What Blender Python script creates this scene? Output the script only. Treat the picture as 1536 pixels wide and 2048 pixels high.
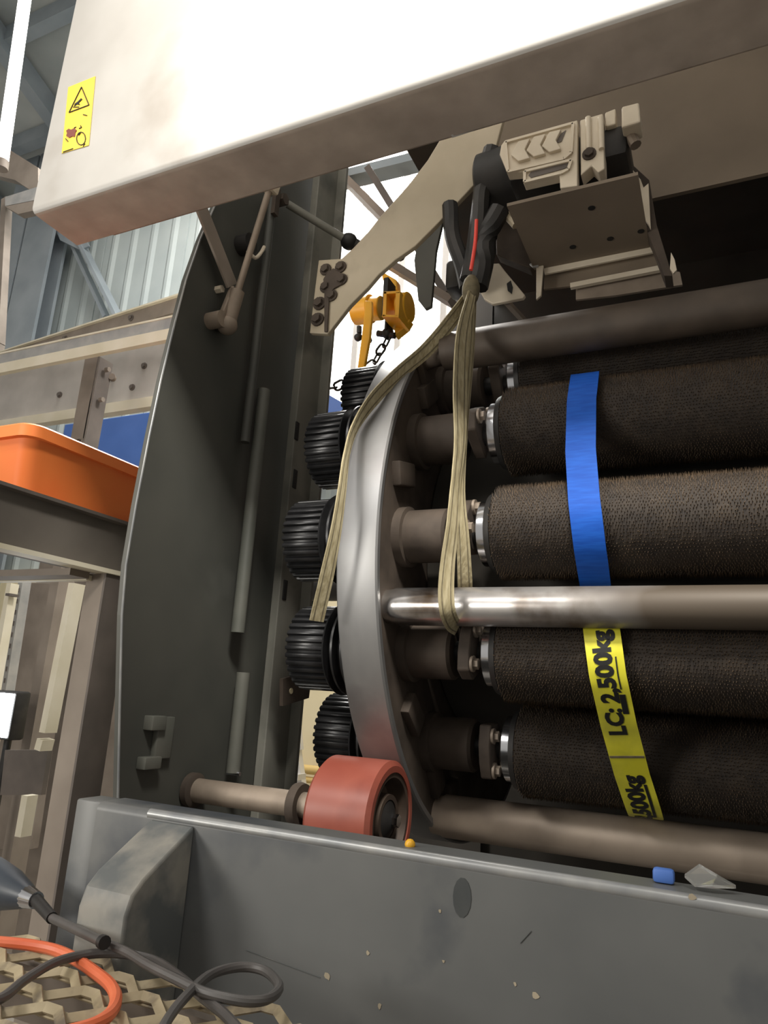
import bpy, bmesh, math, random
import numpy as np
from mathutils import Vector, Matrix
random.seed(4)
for o in list(bpy.data.objects): bpy.data.objects.remove(o)
SC = bpy.context.scene
COL = SC.collection

# ---------------------------------------------------------------- camera
FPX, CX, CY = 1420.0, 768.0, 1024.0
_L = Vector((-3068.0, -181.0, -FPX)); _Xc = -_L.normalized()
_U = Vector(((FPX * FPX - 181 * 5500.0) / 3068.0, 5500.0, -FPX)); _Zc = _U.normalized()
_Yc = _Zc.cross(_Xc)
CAMM = Matrix((_Xc, _Yc, _Zc))            # camera axes -> world
CAMP = Vector((0, 0, 1.5))
cd = bpy.data.cameras.new('camera'); cam = bpy.data.objects.new('camera', cd); COL.objects.link(cam)
cd.sensor_fit = 'VERTICAL'; cd.sensor_height = 36.0; cd.lens = FPX / 2048 * 36.0; cd.clip_start = 0.02; cd.clip_end = 100
cam.matrix_world = Matrix.Translation(CAMP) @ CAMM.to_4x4()
SC.camera = cam

# ---------------------------------------------------------------- world, lights, exposure
w = bpy.data.worlds.new('hall_air'); SC.world = w; w.use_nodes = True
w.node_tree.nodes['Background'].inputs[0].default_value = (1.0, 0.95, 0.87, 1)
w.node_tree.nodes['Background'].inputs[1].default_value = 0.40
SC.view_settings.view_transform = 'Standard'; SC.view_settings.look = 'None'
SC.view_settings.gamma = 1; SC.view_settings.use_curve_mapping = False
SC.view_settings.exposure = 0.0

def area(name, loc, target, size, power, color=(1, 1, 1), sy=None):
    d = bpy.data.lights.new(name, 'AREA'); d.energy = power; d.size = size; d.color = color
    if sy: d.shape = 'RECTANGLE'; d.size_y = sy
    o = bpy.data.objects.new(name, d); COL.objects.link(o); o.location = loc
    o.rotation_euler = (Vector(target) - Vector(loc)).to_track_quat('-Z', 'Y').to_euler()
    return o
_h = area('ceiling_lamp_light', (0.12, -0.12, 3.25), (0.0, 0.72, 2.95), 0.35, 50, (1.0, 0.96, 0.88)); _h.data.spread = math.radians(95)
area('wall_fill_light', (-2.6, 2.6, 5.6), (-2.9, 3.6, 2.0), 1.6, 120, (1.0, 0.97, 0.92))  # added fill that brightens the back wall, no lamp stands there
area('aisle_lamp_light', (-1.5, -0.9, 3.1), (-0.6, 0.8, 1.4), 0.6, 22, (1.0, 0.96, 0.9))
area('low_fill_light', (-1.9, -0.7, 1.72), (-0.3, 1.1, 2.0), 0.5, 17, (1.0, 0.96, 0.88))  # added low fill that reaches the motor under the hood lip
area('rim_fill_light', (-1.35, 2.1, 3.75), (-0.6, 1.2, 2.0), 0.6, 100, (1.0, 0.97, 0.92))  # added light, set where its reflection brightens the top of the rim

# ---------------------------------------------------------------- helpers
def at(px, py, X=None, Y=None, Z=None):
    d = CAMM @ Vector(((px - CX) / FPX, -(py - CY) / FPX, -1.0))
    if X is not None: t = (X - CAMP.x) / d.x
    elif Y is not None: t = (Y - CAMP.y) / d.y
    else: t = (Z - CAMP.z) / d.z
    return CAMP + d * t
def proj(p):
    c = CAMM.transposed() @ (Vector(p) - CAMP)
    return (CX + FPX * c.x / -c.z, CY - FPX * c.y / -c.z)

def mat(name, c1, c2=None, scale=8.0, rough=0.6, metal=0.0, bump=0.0, detail=5.0, lo=0.35, hi=0.65, stretch=(1, 1, 1),
        c3=None, scale3=2.0, lo3=0.5, hi3=0.7, rvar=0.0, emit=None, estr=0.0, bscale=None):
    m = bpy.data.materials.new(name); m.use_nodes = True
    nt = m.node_tree; N = nt.nodes; B = N['Principled BSDF']; K = nt.links.new
    B.inputs['Roughness'].default_value = rough; B.inputs['Metallic'].default_value = metal
    tc = N.new('ShaderNodeTexCoord'); mp = N.new('ShaderNodeMapping'); K(tc.outputs['Object'], mp.inputs[0])
    mp.inputs['Scale'].default_value = stretch
    nz = N.new('ShaderNodeTexNoise'); nz.inputs['Scale'].default_value = scale; nz.inputs['Detail'].default_value = detail
    K(mp.outputs[0], nz.inputs['Vector'])
    cr = N.new('ShaderNodeValToRGB'); cr.color_ramp.elements[0].position = lo; cr.color_ramp.elements[1].position = hi
    cr.color_ramp.elements[0].color = (*c1, 1); cr.color_ramp.elements[1].color = (*(c2 or c1), 1)
    K(nz.outputs['Fac'], cr.inputs[0]); out = cr.outputs[0]
    if c3:
        n3 = N.new('ShaderNodeTexNoise'); n3.inputs['Scale'].default_value = scale3; n3.inputs['Detail'].default_value = 6
        K(tc.outputs['Object'], n3.inputs['Vector'])
        r3 = N.new('ShaderNodeMapRange'); r3.inputs[1].default_value = lo3; r3.inputs[2].default_value = hi3
        K(n3.outputs['Fac'], r3.inputs[0])
        mx = N.new('ShaderNodeMix'); mx.data_type = 'RGBA'
        K(r3.outputs[0], mx.inputs['Factor']); K(out, mx.inputs[6]); mx.inputs[7].default_value = (*c3, 1); out = mx.outputs[2]
    K(out, B.inputs['Base Color'])
    if rvar:
        rr = N.new('ShaderNodeMapRange'); rr.inputs[3].default_value = max(0.05, rough - rvar); rr.inputs[4].default_value = min(1, rough + rvar)
        K(nz.outputs['Fac'], rr.inputs[0]); K(rr.outputs[0], B.inputs['Roughness'])
    if bump:
        nb = nz
        if bscale:
            nb = N.new('ShaderNodeTexNoise'); nb.inputs['Scale'].default_value = bscale; nb.inputs['Detail'].default_value = 4
            K(mp.outputs[0], nb.inputs['Vector'])
        b = N.new('ShaderNodeBump'); b.inputs['Strength'].default_value = bump; b.inputs['Distance'].default_value = 0.004
        K(nb.outputs['Fac'], b.inputs['Height']); K(b.outputs[0], B.inputs['Normal'])
    if emit:
        B.inputs['Emission Color'].default_value = (*emit, 1); B.inputs['Emission Strength'].default_value = estr
    return m

M = {}
M['hood'] = mat('hood_paint', (.42, .40, .37), (.50, .48, .45), 5, .42, 0.0, .05, c3=(.33, .29, .25), scale3=4.5, lo3=.56, hi3=.78)
M['hood_dust'] = mat('hood_dusty_brown', (.33, .275, .225), (.42, .35, .29), 14, .75, 0, .1, c3=(.25, .20, .165), scale3=6, lo3=.5, hi3=.8)
M['panel'] = mat('guard_grey_paint', (.115, .12, .12), (.165, .168, .163), 3.5, .42, 0.0, .04, c3=(.06, .068, .08), scale3=4, lo3=.53, hi3=.62, rvar=.08)
M['edge'] = mat('light_grey_edge', (.25, .26, .27), (.38, .38, .37), 20, .35, .3)
M['block'] = mat('worn_block_paint', (.13, .14, .14), (.30, .285, .25), 16, .5, 0, .1, lo=.42, hi=.62)
M['plate'] = mat('side_plate_paint', (.052, .054, .048), (.085, .084, .072), 3, .55, 0, .08, c3=(.10, .10, .09), scale3=5, lo3=.6, hi3=.85)
M['post'] = mat('frame_grey_paint', (.17, .168, .145), (.23, .225, .195), 9, .6, 0, .15, stretch=(1, 1, .4), c3=(.11, .11, .095), scale3=8, lo3=.5, hi3=.66)
M['conduit'] = mat('conduit_grey', (.10, .105, .09), (.14, .14, .12), 9, .5)
M['steel'] = mat('brushed_steel_rim', (.27, .27, .275), (.36, .355, .35), 9, .45, .75, .06, stretch=(1, .5, .5), c3=(.27, .26, .26), scale3=10, lo3=.52, hi3=.7, rvar=.08)
M['chrome'] = mat('polished_bar_steel', (.62, .60, .60), (.72, .70, .68), 20, .17, .95, 0, c3=(.16, .115, .08), scale3=8, lo3=.5, hi3=.66, rvar=.07)
M['dustbar'] = mat('dusty_bar_steel', (.23, .185, .145), (.32, .26, .205), 18, .55, .25, .1, c3=(.34, .29, .24), scale3=5, lo3=.6, hi3=.8)
M['lowbar'] = mat('low_bar_steel', (.36, .29, .23), (.48, .39, .31), 12, .5, .2, .1, c3=(.18, .14, .11), scale3=6, lo3=.5, hi3=.75)
M['darkbar'] = mat('brown_bar_steel', (.06, .045, .034), (.085, .064, .048), 18, .6, .2, .1)
M['rust'] = mat('dusty_brown_iron', (.05, .037, .028), (.088, .066, .05), 16, .75, .1, .3)
M['blackiron'] = mat('black_iron', (.018, .018, .018), (.035, .032, .03), 20, .5, .3, .1)
M['dark'] = mat('dark_backing', (.032, .028, .023), (.05, .043, .035), 6, .75, 0, .1)  # colour of the dark sheets and core added for inner shade
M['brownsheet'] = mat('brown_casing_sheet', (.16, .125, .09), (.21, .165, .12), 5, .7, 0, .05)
M['pulley'] = mat('black_pulley', (.014, .014, .015), (.028, .028, .03), 30, .32, .3, .05)
M['fillet'] = mat('card_clothing', (.014, .009, .006), (.028, .019, .012), 40, .8, .0, .6)
M['pins'] = mat('card_wire_pins', (.030, .018, .009), (.072, .044, .021), 25, .55, .3, 0)
M['shiny'] = mat('shiny_collar', (.6, .62, .66), (.75, .76, .8), 10, .18, 1.0)
M['blue'] = mat('blue_webbing', (.006, .062, .34), (.009, .085, .42), 30, .6, 0, .04, stretch=(1, 8, 8)); M['blue'].node_tree.nodes['Principled BSDF'].inputs['Specular IOR Level'].default_value = .2
M['yellowweb'] = mat('yellow_webbing', (.62, .58, .03), (.75, .70, .05), 25, .5, 0, .15, c3=(.38, .36, .05), scale3=10, lo3=.55, hi3=.8)
M['ink'] = mat('black_ink', (.008, .008, .008), None, 5, .6)
M['inkbrown'] = mat('brown_red_ink', (.20, .05, .035), None, 5, .6)
M['sling'] = mat('beige_sling', (.30, .25, .14), (.44, .38, .24), 60, .8, 0, .3, stretch=(4, 4, .6))
M['slingdark'] = mat('sling_stitching', (.12, .10, .06), (.18, .15, .09), 90, .9)
M['redpu'] = mat('red_polyurethane', (.26, .062, .042), (.33, .09, .06), 7, .38, 0, .1, c3=(.22, .05, .035), scale3=9, lo3=.52, hi3=.7)
M['rimbrown'] = mat('wheel_hub_iron', (.05, .035, .028), (.10, .07, .05), 18, .6, .3, .2)
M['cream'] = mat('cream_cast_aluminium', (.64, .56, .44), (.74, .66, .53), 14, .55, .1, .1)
M['creamarm'] = mat('cream_bracket_paint', (.40, .34, .24), (.50, .43, .32), 6, .5, 0, .08, c3=(.25, .2, .15), scale3=5, lo3=.55, hi3=.75)
M['hoist'] = mat('yellow_hoist_paint', (.80, .40, .02), (.90, .50, .04), 12, .4)
M['orange'] = mat('orange_plastic', (.98, .20, .045), (1.0, .26, .06), 5, .45, 0, 0, c3=(.45, .07, .02), scale3=16, lo3=.68, hi3=.8)
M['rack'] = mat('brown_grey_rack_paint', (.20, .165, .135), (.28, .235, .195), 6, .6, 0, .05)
M['stain'] = mat('oil_stain_film', (.062, .068, .07), (.075, .08, .08), 30, .4)
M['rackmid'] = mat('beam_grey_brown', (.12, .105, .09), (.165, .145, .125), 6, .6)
M['rackdark'] = mat('dark_rack_tone', (.10, .085, .075), (.15, .125, .11), 8, .6)  # darker copy of the rack paint, also used for shaded post sides
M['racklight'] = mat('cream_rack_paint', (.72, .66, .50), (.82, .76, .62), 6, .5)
M['rail'] = mat('grey_galvanised_rail', (.34, .34, .34), (.46, .45, .43), 12, .45, .2)
M['board'] = mat('pale_grey_board', (.40, .375, .35), (.50, .47, .44), 5, .65)
M['bluepanel'] = mat('blue_panel_paint', (.07, .17, .52), (.09, .20, .58), 4, .5)
M['clad'] = mat('grey_wall_cladding', (.40, .45, .45), (.48, .53, .52), 2, .5)
M['bluesteel'] = mat('blue_grey_column', (.26, .30, .33), (.34, .38, .41), 3, .55)
M['creamwall'] = mat('cream_wall_paint', (.80, .70, .45), (.86, .76, .52), 2, .6)
M['roof'] = mat('grey_roof_sheet', (.38, .42, .42), (.55, .58, .56), 1.2, .6)
M['floor'] = mat('concrete_floor', (.26, .24, .21), (.36, .33, .29), 3, .7)
M['glow'] = mat('daylit_glazing', (.9, .9, .88), None, 3, .5, emit=(1.0, .99, .94), estr=2.6)
M['tube'] = mat('strip_light_tube', (.9, .9, .9), None, 3, .4, emit=(1.0, .98, .90), estr=5.0)
M['flood'] = mat('floodlight_lens', (.9, .9, .9), None, 3, .4, emit=(.93, .97, 1.0), estr=22.0)
M['sticker'] = mat('yellow_sticker', (.86, .58, .05), (.92, .66, .09), 4, .45)
M['mesh'] = mat('tan_expanded_metal', (.34, .27, .16), (.48, .40, .26), 22, .6, .1, .2, c3=(.14, .11, .08), scale3=30, lo3=.52, hi3=.66)
M['cable'] = mat('black_cable', (.075, .07, .066), (.11, .10, .095), 20, .38)
M['hose'] = mat('orange_hose', (.75, .14, .05), (.85, .22, .10), 14, .4)
M['tool'] = mat('dark_blue_tool', (.035, .045, .06), (.055, .065, .08), 8, .4)
M['ladder'] = mat('silver_ladder', (.65, .63, .60), (.75, .73, .70), 6, .4, .4)
M['pipe'] = mat('yellow_pipe', (.62, .42, .14), (.72, .52, .2), 6, .5)
M['plastic'] = mat('clear_film', (.75, .75, .72), None, 5, .15); M['plastic'].node_tree.nodes['Principled BSDF'].inputs['Transmission Weight'].default_value = .85
M['red'] = mat('red_cord', (.75, .06, .04), None, 5, .5)
M['green'] = mat('dark_green_paint', (.01, .05, .035), (.015, .07, .05), 5, .5)

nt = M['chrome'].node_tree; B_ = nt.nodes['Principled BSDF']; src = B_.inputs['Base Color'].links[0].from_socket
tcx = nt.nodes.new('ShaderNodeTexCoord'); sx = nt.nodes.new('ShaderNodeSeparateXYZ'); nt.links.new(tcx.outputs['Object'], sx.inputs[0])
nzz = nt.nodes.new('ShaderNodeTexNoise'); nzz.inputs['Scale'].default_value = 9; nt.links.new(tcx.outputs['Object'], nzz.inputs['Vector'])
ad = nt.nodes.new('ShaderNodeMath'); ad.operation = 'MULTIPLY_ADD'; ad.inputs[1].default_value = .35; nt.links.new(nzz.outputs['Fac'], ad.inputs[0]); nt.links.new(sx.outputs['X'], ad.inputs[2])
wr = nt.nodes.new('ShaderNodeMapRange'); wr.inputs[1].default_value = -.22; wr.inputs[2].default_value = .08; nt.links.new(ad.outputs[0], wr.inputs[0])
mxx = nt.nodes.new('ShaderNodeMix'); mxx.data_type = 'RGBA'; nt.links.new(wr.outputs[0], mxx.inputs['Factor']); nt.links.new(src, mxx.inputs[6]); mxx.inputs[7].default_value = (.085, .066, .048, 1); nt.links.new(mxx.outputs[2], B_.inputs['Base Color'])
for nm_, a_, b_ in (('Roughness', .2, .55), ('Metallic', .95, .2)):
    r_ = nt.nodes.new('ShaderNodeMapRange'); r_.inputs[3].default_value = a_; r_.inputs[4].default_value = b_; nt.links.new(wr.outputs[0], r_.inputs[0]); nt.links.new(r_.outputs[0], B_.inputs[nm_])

class MB:
    def __init__(s): s.bm = bmesh.new()
    def box(s, lo, hi, rot=None, bev=0.0):
        lo = Vector(lo); hi = Vector(hi); c = (lo + hi) / 2; d = hi - lo
        mt = Matrix.Translation(c) @ (rot.to_4x4() if rot else Matrix.Identity(4)) @ Matrix.Diagonal((*[abs(v) for v in d], 1))
        r = bmesh.ops.create_cube(s.bm, size=1, matrix=mt)
        if bev:
            es = list({e for v in r['verts'] for e in v.link_edges})
            bmesh.ops.bevel(s.bm, geom=es, offset=bev, segments=2, affect='EDGES', profile=.5)
        return s
    def beam(s, p0, p1, w, h, up=(0, 0, 1), bev=0.0):
        p0 = Vector(p0); p1 = Vector(p1); d = p1 - p0; L = d.length; x = d.normalized()
        z = Vector(up); y = z.cross(x).normalized(); z = x.cross(y)
        R = Matrix((x, y, z)).transposed().to_4x4()
        r = bmesh.ops.create_cube(s.bm, size=1, matrix=Matrix.Translation((p0 + p1) / 2) @ R @ Matrix.Diagonal((L, w, h, 1)))
        if bev:
            es = list({e for v in r['verts'] for e in v.link_edges})
            bmesh.ops.bevel(s.bm, geom=es, offset=bev, segments=2, affect='EDGES', profile=.5)
        return s
    def cyl(s, p0, p1, r0, r1=None, seg=24, cap=True):
        p0 = Vector(p0); p1 = Vector(p1); r1 = r0 if r1 is None else r1
        d = p1 - p0; q = d.to_track_quat('Z', 'Y').to_matrix().to_4x4()
        bmesh.ops.create_cone(s.bm, cap_ends=cap, segments=seg, radius1=r0, radius2=r1, depth=d.length,
                              matrix=Matrix.Translation((p0 + p1) / 2) @ q)
        return s
    def sph(s, c, r, seg=12):
        bmesh.ops.create_uvsphere(s.bm, u_segments=seg, v_segments=max(6, seg // 2), radius=r, matrix=Matrix.Translation(c)); return s
    def prism(s, pts, off):
        off = Vector(off); a = [s.bm.verts.new(p) for p in pts]; b = [s.bm.verts.new(Vector(p) + off) for p in pts]
        n = len(a); s.bm.faces.new(a); s.bm.faces.new(b[::-1])
        for i in range(n): s.bm.faces.new((a[i], b[i], b[(i + 1) % n], a[(i + 1) % n]))
        return s
    def lathe_x(s, prof, cy, cz, seg=48, closed=False):
        """profile of (x, r) turned about the axis along X through (cy, cz)"""
        rings = []
        for x, r in prof:
            rings.append([s.bm.verts.new((x, cy - r * math.cos(2 * math.pi * k / seg), cz + r * math.sin(2 * math.pi * k / seg))) for k in range(seg)])
        m = len(rings)
        for i in range(m if closed else m - 1):
            a = rings[i]; b = rings[(i + 1) % m]
            for k in range(seg): s.bm.faces.new((a[k], a[(k + 1) % seg], b[(k + 1) % seg], b[k]))
        if not closed:
            for r in (rings[0], rings[-1]): s.bm.faces.new(r)
        return s
    def tube(s, pts, r, seg=8, smooth=3):
        pts = catmull(pts, smooth) if smooth > 1 else [Vector(p) for p in pts]
        prev = None; up = Vector((0.13, 0.2, 1)).normalized(); first = None
        for i, p in enumerate(pts):
            t = (pts[min(i + 1, len(pts) - 1)] - pts[max(i - 1, 0)]).normalized()
            x = up.cross(t)
            if x.length < 1e-3: x = Vector((1, 0, 0)).cross(t)
            x.normalize(); y = t.cross(x); up = y if False else up
            ring = [s.bm.verts.new(p + (x * math.cos(2 * math.pi * k / seg) + y * math.sin(2 * math.pi * k / seg)) * r) for k in range(seg)]
            if prev:
                for k in range(seg): s.bm.faces.new((prev[k], prev[(k + 1) % seg], ring[(k + 1) % seg], ring[k]))
            else: first = ring
            prev = ring
        s.bm.faces.new(first[::-1]); s.bm.faces.new(prev)
        return s
    def ribbon(s, cen, wid, nrm, th):
        """flat band: centre points, half width vectors, normals, thickness"""
        prev = None; first = None
        for c, wv, n in zip(cen, wid, nrm):
            c = Vector(c); wv = Vector(wv); n = Vector(n) * th / 2
            q = [s.bm.verts.new(v) for v in (c - wv - n, c + wv - n, c + wv + n, c - wv + n)]
            if prev:
                for k in range(4): s.bm.faces.new((prev[k], prev[(k + 1) % 4], q[(k + 1) % 4], q[k]))
            else: first = q
            prev = q
        s.bm.faces.new(first[::-1]); s.bm.faces.new(prev)
        return s
    def build(s, name, m, parent=None, smooth=35, bev=0.0):
        bmesh.ops.recalc_face_normals(s.bm, faces=s.bm.faces[:])
        me = bpy.data.meshes.new(name); s.bm.to_mesh(me); s.bm.free()
        me.materials.append(m)
        if smooth:
            me.shade_smooth(); me.set_sharp_from_angle(angle=math.radians(smooth))
        o = bpy.data.objects.new(name, me); COL.objects.link(o)
        if parent:
            o.parent = parent
            o.matrix_parent_inverse = Matrix.Identity(4)
            off = wloc(parent)
            me.transform(Matrix.Translation(-off))
        if bev:
            b = o.modifiers.new('bevel', 'BEVEL'); b.width = bev; b.segments = 2; b.limit_method = 'ANGLE'
        return o
def wloc(o):
    v = Vector((0, 0, 0))
    while o: v += o.location; o = o.parent
    return v
def catmull(pts, n):
    P = [Vector(p) for p in pts]; out = []
    for i in range(len(P) - 1):
        p0 = P[i - 1] if i else P[0] * 2 - P[1]; p1 = P[i]; p2 = P[i + 1]; p3 = P[i + 2] if i + 2 < len(P) else P[-1] * 2 - P[-2]
        for k in range(n):
            t = k / n
            out.append(.5 * ((2 * p1) + (p2 - p0) * t + (2 * p0 - 5 * p1 + 4 * p2 - p3) * t * t + (3 * p1 - p0 - 3 * p2 + p3) * t ** 3))
    out.append(P[-1]); return out
def tag(o, label=None, cat=None, group=None, kind=None):
    if label: o['label'] = label
    if cat: o['category'] = cat
    if group: o['group'] = group
    if kind: o['kind'] = kind
    return o
def thing(name, label, cat, loc, group=None):
    o = bpy.data.objects.new(name, None); o.empty_display_size = .05; COL.objects.link(o); o.location = loc
    return tag(o, label, cat, group)
def struct(o): o['kind'] = 'structure'; return o
def pY(pts, Y): return [at(x, y, Y=Y) for x, y in pts]
def pX(pts, X): return [at(x, y, X=X) for x, y in pts]
def bolt(m, p, r, h, ax=(0, -1, 0)):
    p = Vector(p); a = Vector(ax); m.cyl(p, p + a * h, r, seg=6); m.cyl(p, p + a * h * .35, r * 1.5, seg=14); return m

# ================================================================ hall
WY = 4.0
b = MB(); b.box((-8, -1.5, -.1), (4, WY + .2, 0)); struct(b.build('floor', M['floor'], smooth=0))
wall = MB().box((-8, WY + .04, 0), (4, WY + .16, 7)); wall = struct(wall.build('wall_back', M['clad'], smooth=0))
x = -7.9
proto = None
while x < 1.5:                                                  # trapezoid cladding sheets, one per metre
    if proto is None:
        m = MB(); pr = []
        xs = 0
        while xs < .94:
            pr += [(xs, 0), (xs + .07, 0), (xs + .10, -.018), (xs + .13, -.018), (xs + .16, 0)]; xs += .235
        pr.append((.97, 0))
        front = [(x + a, WY + .03 + d, 2.3) for a, d in pr]
        back = [(x + .97, WY + .045, 2.3), (x, WY + .045, 2.3)]
        m.prism(front + back, (0, 0, 4.6)); proto = m.build('cladding_panel', M['clad'], wall, smooth=0)
        x0 = x
    else:
        c = proto.copy(); COL.objects.link(c); c.parent = wall; c.location.x = x - x0
    x += .985
lw = MB().box((-8, WY - .06, 0), (1.5, WY - .005, 2.3)); struct(lw.build('wall_back_lower', M['creamwall'], smooth=0))
# roof: sheets sloping up toward the camera side, purlins and rafter beneath
r = MB(); r.prism([(-8, WY + .1, 6.3), (1.5, WY + .1, 6.3), (1.5, 1.2, 7.4), (-8, 1.2, 7.4)], (0, 0, .06)); roof = struct(r.build('ceiling', M['roof'], smooth=0))
for k in range(4):
    y = 3.6 - k * .7; z = 6.3 + (WY + .1 - y) / 2.9 * 1.1
    MB().box((-8, y - .05, z - .16), (1.5, y + .05, z - .01)).build('purlin', M['bluesteel'], roof, smooth=0)
for xx in (-7.6, -6.6, -5.2):
    MB().beam((xx, WY, 6.18), (xx, 1.3, 7.2), .12, .18).build('rafter', M['bluesteel'], roof, smooth=0)
# wall columns
for i, (px, wd) in enumerate(((78, .20), (28, .13))):
    p = at(px, 560, Y=WY - .12)
    m = MB(); m.box((p.x - wd, WY - .22, 0), (p.x + wd, WY - .19, 6.5)).box((p.x - .012, WY - .19, 0), (p.x + .012, WY - .08, 6.5)).box((p.x - wd, WY - .08, 0), (p.x + wd, WY - .05, 6.5))
    struct(m.build('trim_%d' % (i + 1), M['bluesteel'], smooth=0))
# diagonal wall brace with gusset
br = thing('wall_brace', 'blue-grey diagonal steel brace bolted to the clad back wall', 'brace', at(240, 640, Y=WY - .12))
MB().beam(at(150, 462, Y=WY - .14), at(245, 650, Y=WY - .14), .03, .10, up=(0, -1, 0)).build('brace_bar', M['bluesteel'], br, smooth=0)
MB().beam(at(128, 450, Y=WY - .10), at(214, 636, Y=WY - .10), .03, .07, up=(0, -1, 0)).build('brace_bar', M['bluesteel'], br, smooth=0)
MB().prism(pY([(110, 455), (150, 440), (178, 492), (160, 500), (120, 480)], WY - .17), (0, .02, 0)).build('gusset', M['bluesteel'], br, smooth=0)
# big daylit window behind the drum
wx0 = at(632, 700, Y=WY - .1).x; wx1 = at(985, 500, Y=WY - .1).x; wz0 = 3.02; wz1 = 5.6
m = MB()
for (a, c) in (((wx0, wz0 - .06), (wx1, wz0)), ((wx0, wz1), (wx1, wz1 + .06)), ((wx0 - .05, wz0 - .06), (wx0, wz1 + .06)), ((wx1, wz0 - .06), (wx1 + .05, wz1 + .06))):
    m.box((a[0], WY - .13, a[1]), (c[0], WY - .07, c[1]))
win = struct(m.build('window_1', M['board'], smooth=0))
n = 4
for k in range(n):
    a = wx0 + (wx1 - wx0) * k / n; c = wx0 + (wx1 - wx0) * (k + 1) / n
    MB().box((a + .02, WY - .10, wz0), (c - .02, WY - .09, wz1)).build('pane', M['glow'], win, smooth=0)
    if k: MB().box((a - .02, WY - .12, wz0), (a + .02, WY - .08, wz1)).build('mullion', M['board'], win, smooth=0)

# strip light tube upper left
p0 = at(58, -60, Y=2.0); p1 = at(4, 322, Y=2.1)
t = thing('strip_light', 'bright white strip light hanging upright at the upper left', 'light', p1)
MB().cyl(p0, p1, .034, seg=20).build('light_tube', M['tube'], t)
MB().cyl(p1, p1 + (p1 - p0).normalized() * .05, .037, seg=20).build('end_cap', M['rack'], t)
# ladder, pipes behind the gap
t = thing('stepladder', 'silver stepladder leaning by the cream wall behind the machine', 'ladder', at(600, 1600, Y=3.4))
for (a, c, rr) in (((557, 1395), (583, 1585), .022), ((578, 1385), (606, 1585), .022), ((590, 1390), (600, 1500), .014)):
    MB().beam(at(*a, Y=3.4), at(*c, Y=3.4), .03, rr * 2, up=(0, -1, 0)).build('ladder_rail', M['ladder'], t, smooth=0)
for px in (583, 606):
    p = at(px, 1585, Y=3.4); MB().beam(p, Vector((p.x + .05, 3.4, 0)), .03, .03, up=(0, -1, 0)).build('ladder_rail', M['ladder'], t, smooth=0)
for yy in (1440, 1495, 1550):
    q = (yy - 1390) / 190
    MB().beam(at(555 + 26 * q, yy, Y=3.38), at(582 + 26 * q, yy + 4, Y=3.38), .08, .03).build('tread', M['ladder'], t, smooth=0)
for k, yy in enumerate((1528, 1548)):
    a = at(520, yy, Y=3.85); c = Vector((at(760, yy, Y=3.85).x, 3.85, a.z))
    tag(MB().cyl(a, c, .026 - .008 * k, seg=12).build('wall_pipe', M['pipe']), ('thicker upper' if k == 0 else 'thinner lower') + ' ochre pipe running along the cream wall behind the ladder', 'pipe', 'ochre pipes on the cream wall')

# ================================================================ rack, rails, crate at the left
RX = -1.25
zb = at(37, 975, X=RX).z; zt = at(37, 838, X=RX).z
rk = thing('steel_rack', 'brown-grey steel rack with channel beam carrying the orange crate', 'rack', (RX, 1.2, 0))
yb0 = .55
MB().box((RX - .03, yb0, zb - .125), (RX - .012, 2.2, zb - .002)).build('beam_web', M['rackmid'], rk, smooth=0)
MB().box((RX - .03, yb0, zb - .128), (RX + .012, 2.2, zb - .118)).build('beam_flange', M['racklight'], rk, smooth=0)  # lower flange as lit, its light is put into the cream
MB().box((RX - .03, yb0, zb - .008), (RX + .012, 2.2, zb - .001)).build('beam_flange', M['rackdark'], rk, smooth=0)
a = at(-60, 1160, Y=1.16); c = at(176, 1160, Y=1.16)
MB().box((-1.9, 1.10, a.z - .004), (RX - .03, 1.154, zb - .128)).build('cross_beam', M['rack'], rk, smooth=0)
MB().box((a.x, 1.155, a.z - .006), (c.x, 1.175, a.z + .006)).build('light_flange', M['racklight'], rk, smooth=0)
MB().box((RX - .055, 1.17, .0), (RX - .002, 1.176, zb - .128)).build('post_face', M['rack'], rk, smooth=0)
MB().box((RX - .002, 1.17, .0), (RX + .004, 1.25, zb - .128)).build('post_side', M['rackdark'], rk, smooth=0)  # side turned from the light, shade put into the darker colour
MB().box((RX - .7, yb0, zb - .012), (RX - .03, 2.1, zb - .003)).build('shelf_plate', M['rackdark'], rk, smooth=0)
# second pale upright deeper inside, perforated upright and bench pieces seen under the shelf
t = thing('pale_upright', 'broad cream painted upright standing under the rack shelf', 'post', at(100, 1600, Y=1.9))
MB().beam(at(154, 1168, Y=1.9), at(96, 1465, Y=1.9), .03, .052, up=(0, -1, 0)).build('upright', M['racklight'], t, smooth=0)
MB().beam(at(92, 1478, Y=1.9), at(86, 1500, Y=1.9), .03, .052, up=(0, -1, 0)).build('foot_block', M['racklight'], t, smooth=0)
MB().beam(at(60, 1590, Y=1.9), at(46, 1672, Y=1.9), .03, .044, up=(0, -1, 0)).build('foot_block', M['racklight'], t, smooth=0)
MB().prism(pY([(10, 1500), (96, 1500), (82, 1590), (0, 1590)], 1.95), (0, .02, 0)).build('base_plate', M['rackdark'], t, smooth=0)
t = thing('perforated_upright', 'grey perforated rack upright with square slots at the far left', 'post', at(30, 1500, Y=2.4))
up0 = at(52, 1150, Y=2.4); up1 = at(10, 1420, Y=2.4)
MB().beam(up0, up1, .03, .05, up=(0, -1, 0)).build('upright', M['rail'], t, smooth=0)
for k in range(12):
    p = up0.lerp(up1, (k + .5) / 12) + Vector((.0, -.017, 0)); d = (up1 - up0).normalized()
    MB().beam(p - d * .011, p + d * .011, .006, .022, up=(0, -1, 0)).build('slot', M['rackdark'], t, smooth=0)
t = thing('white_upright', 'bright white square upright left of the perforated one', 'post', at(0, 1500, Y=2.3))
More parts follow.
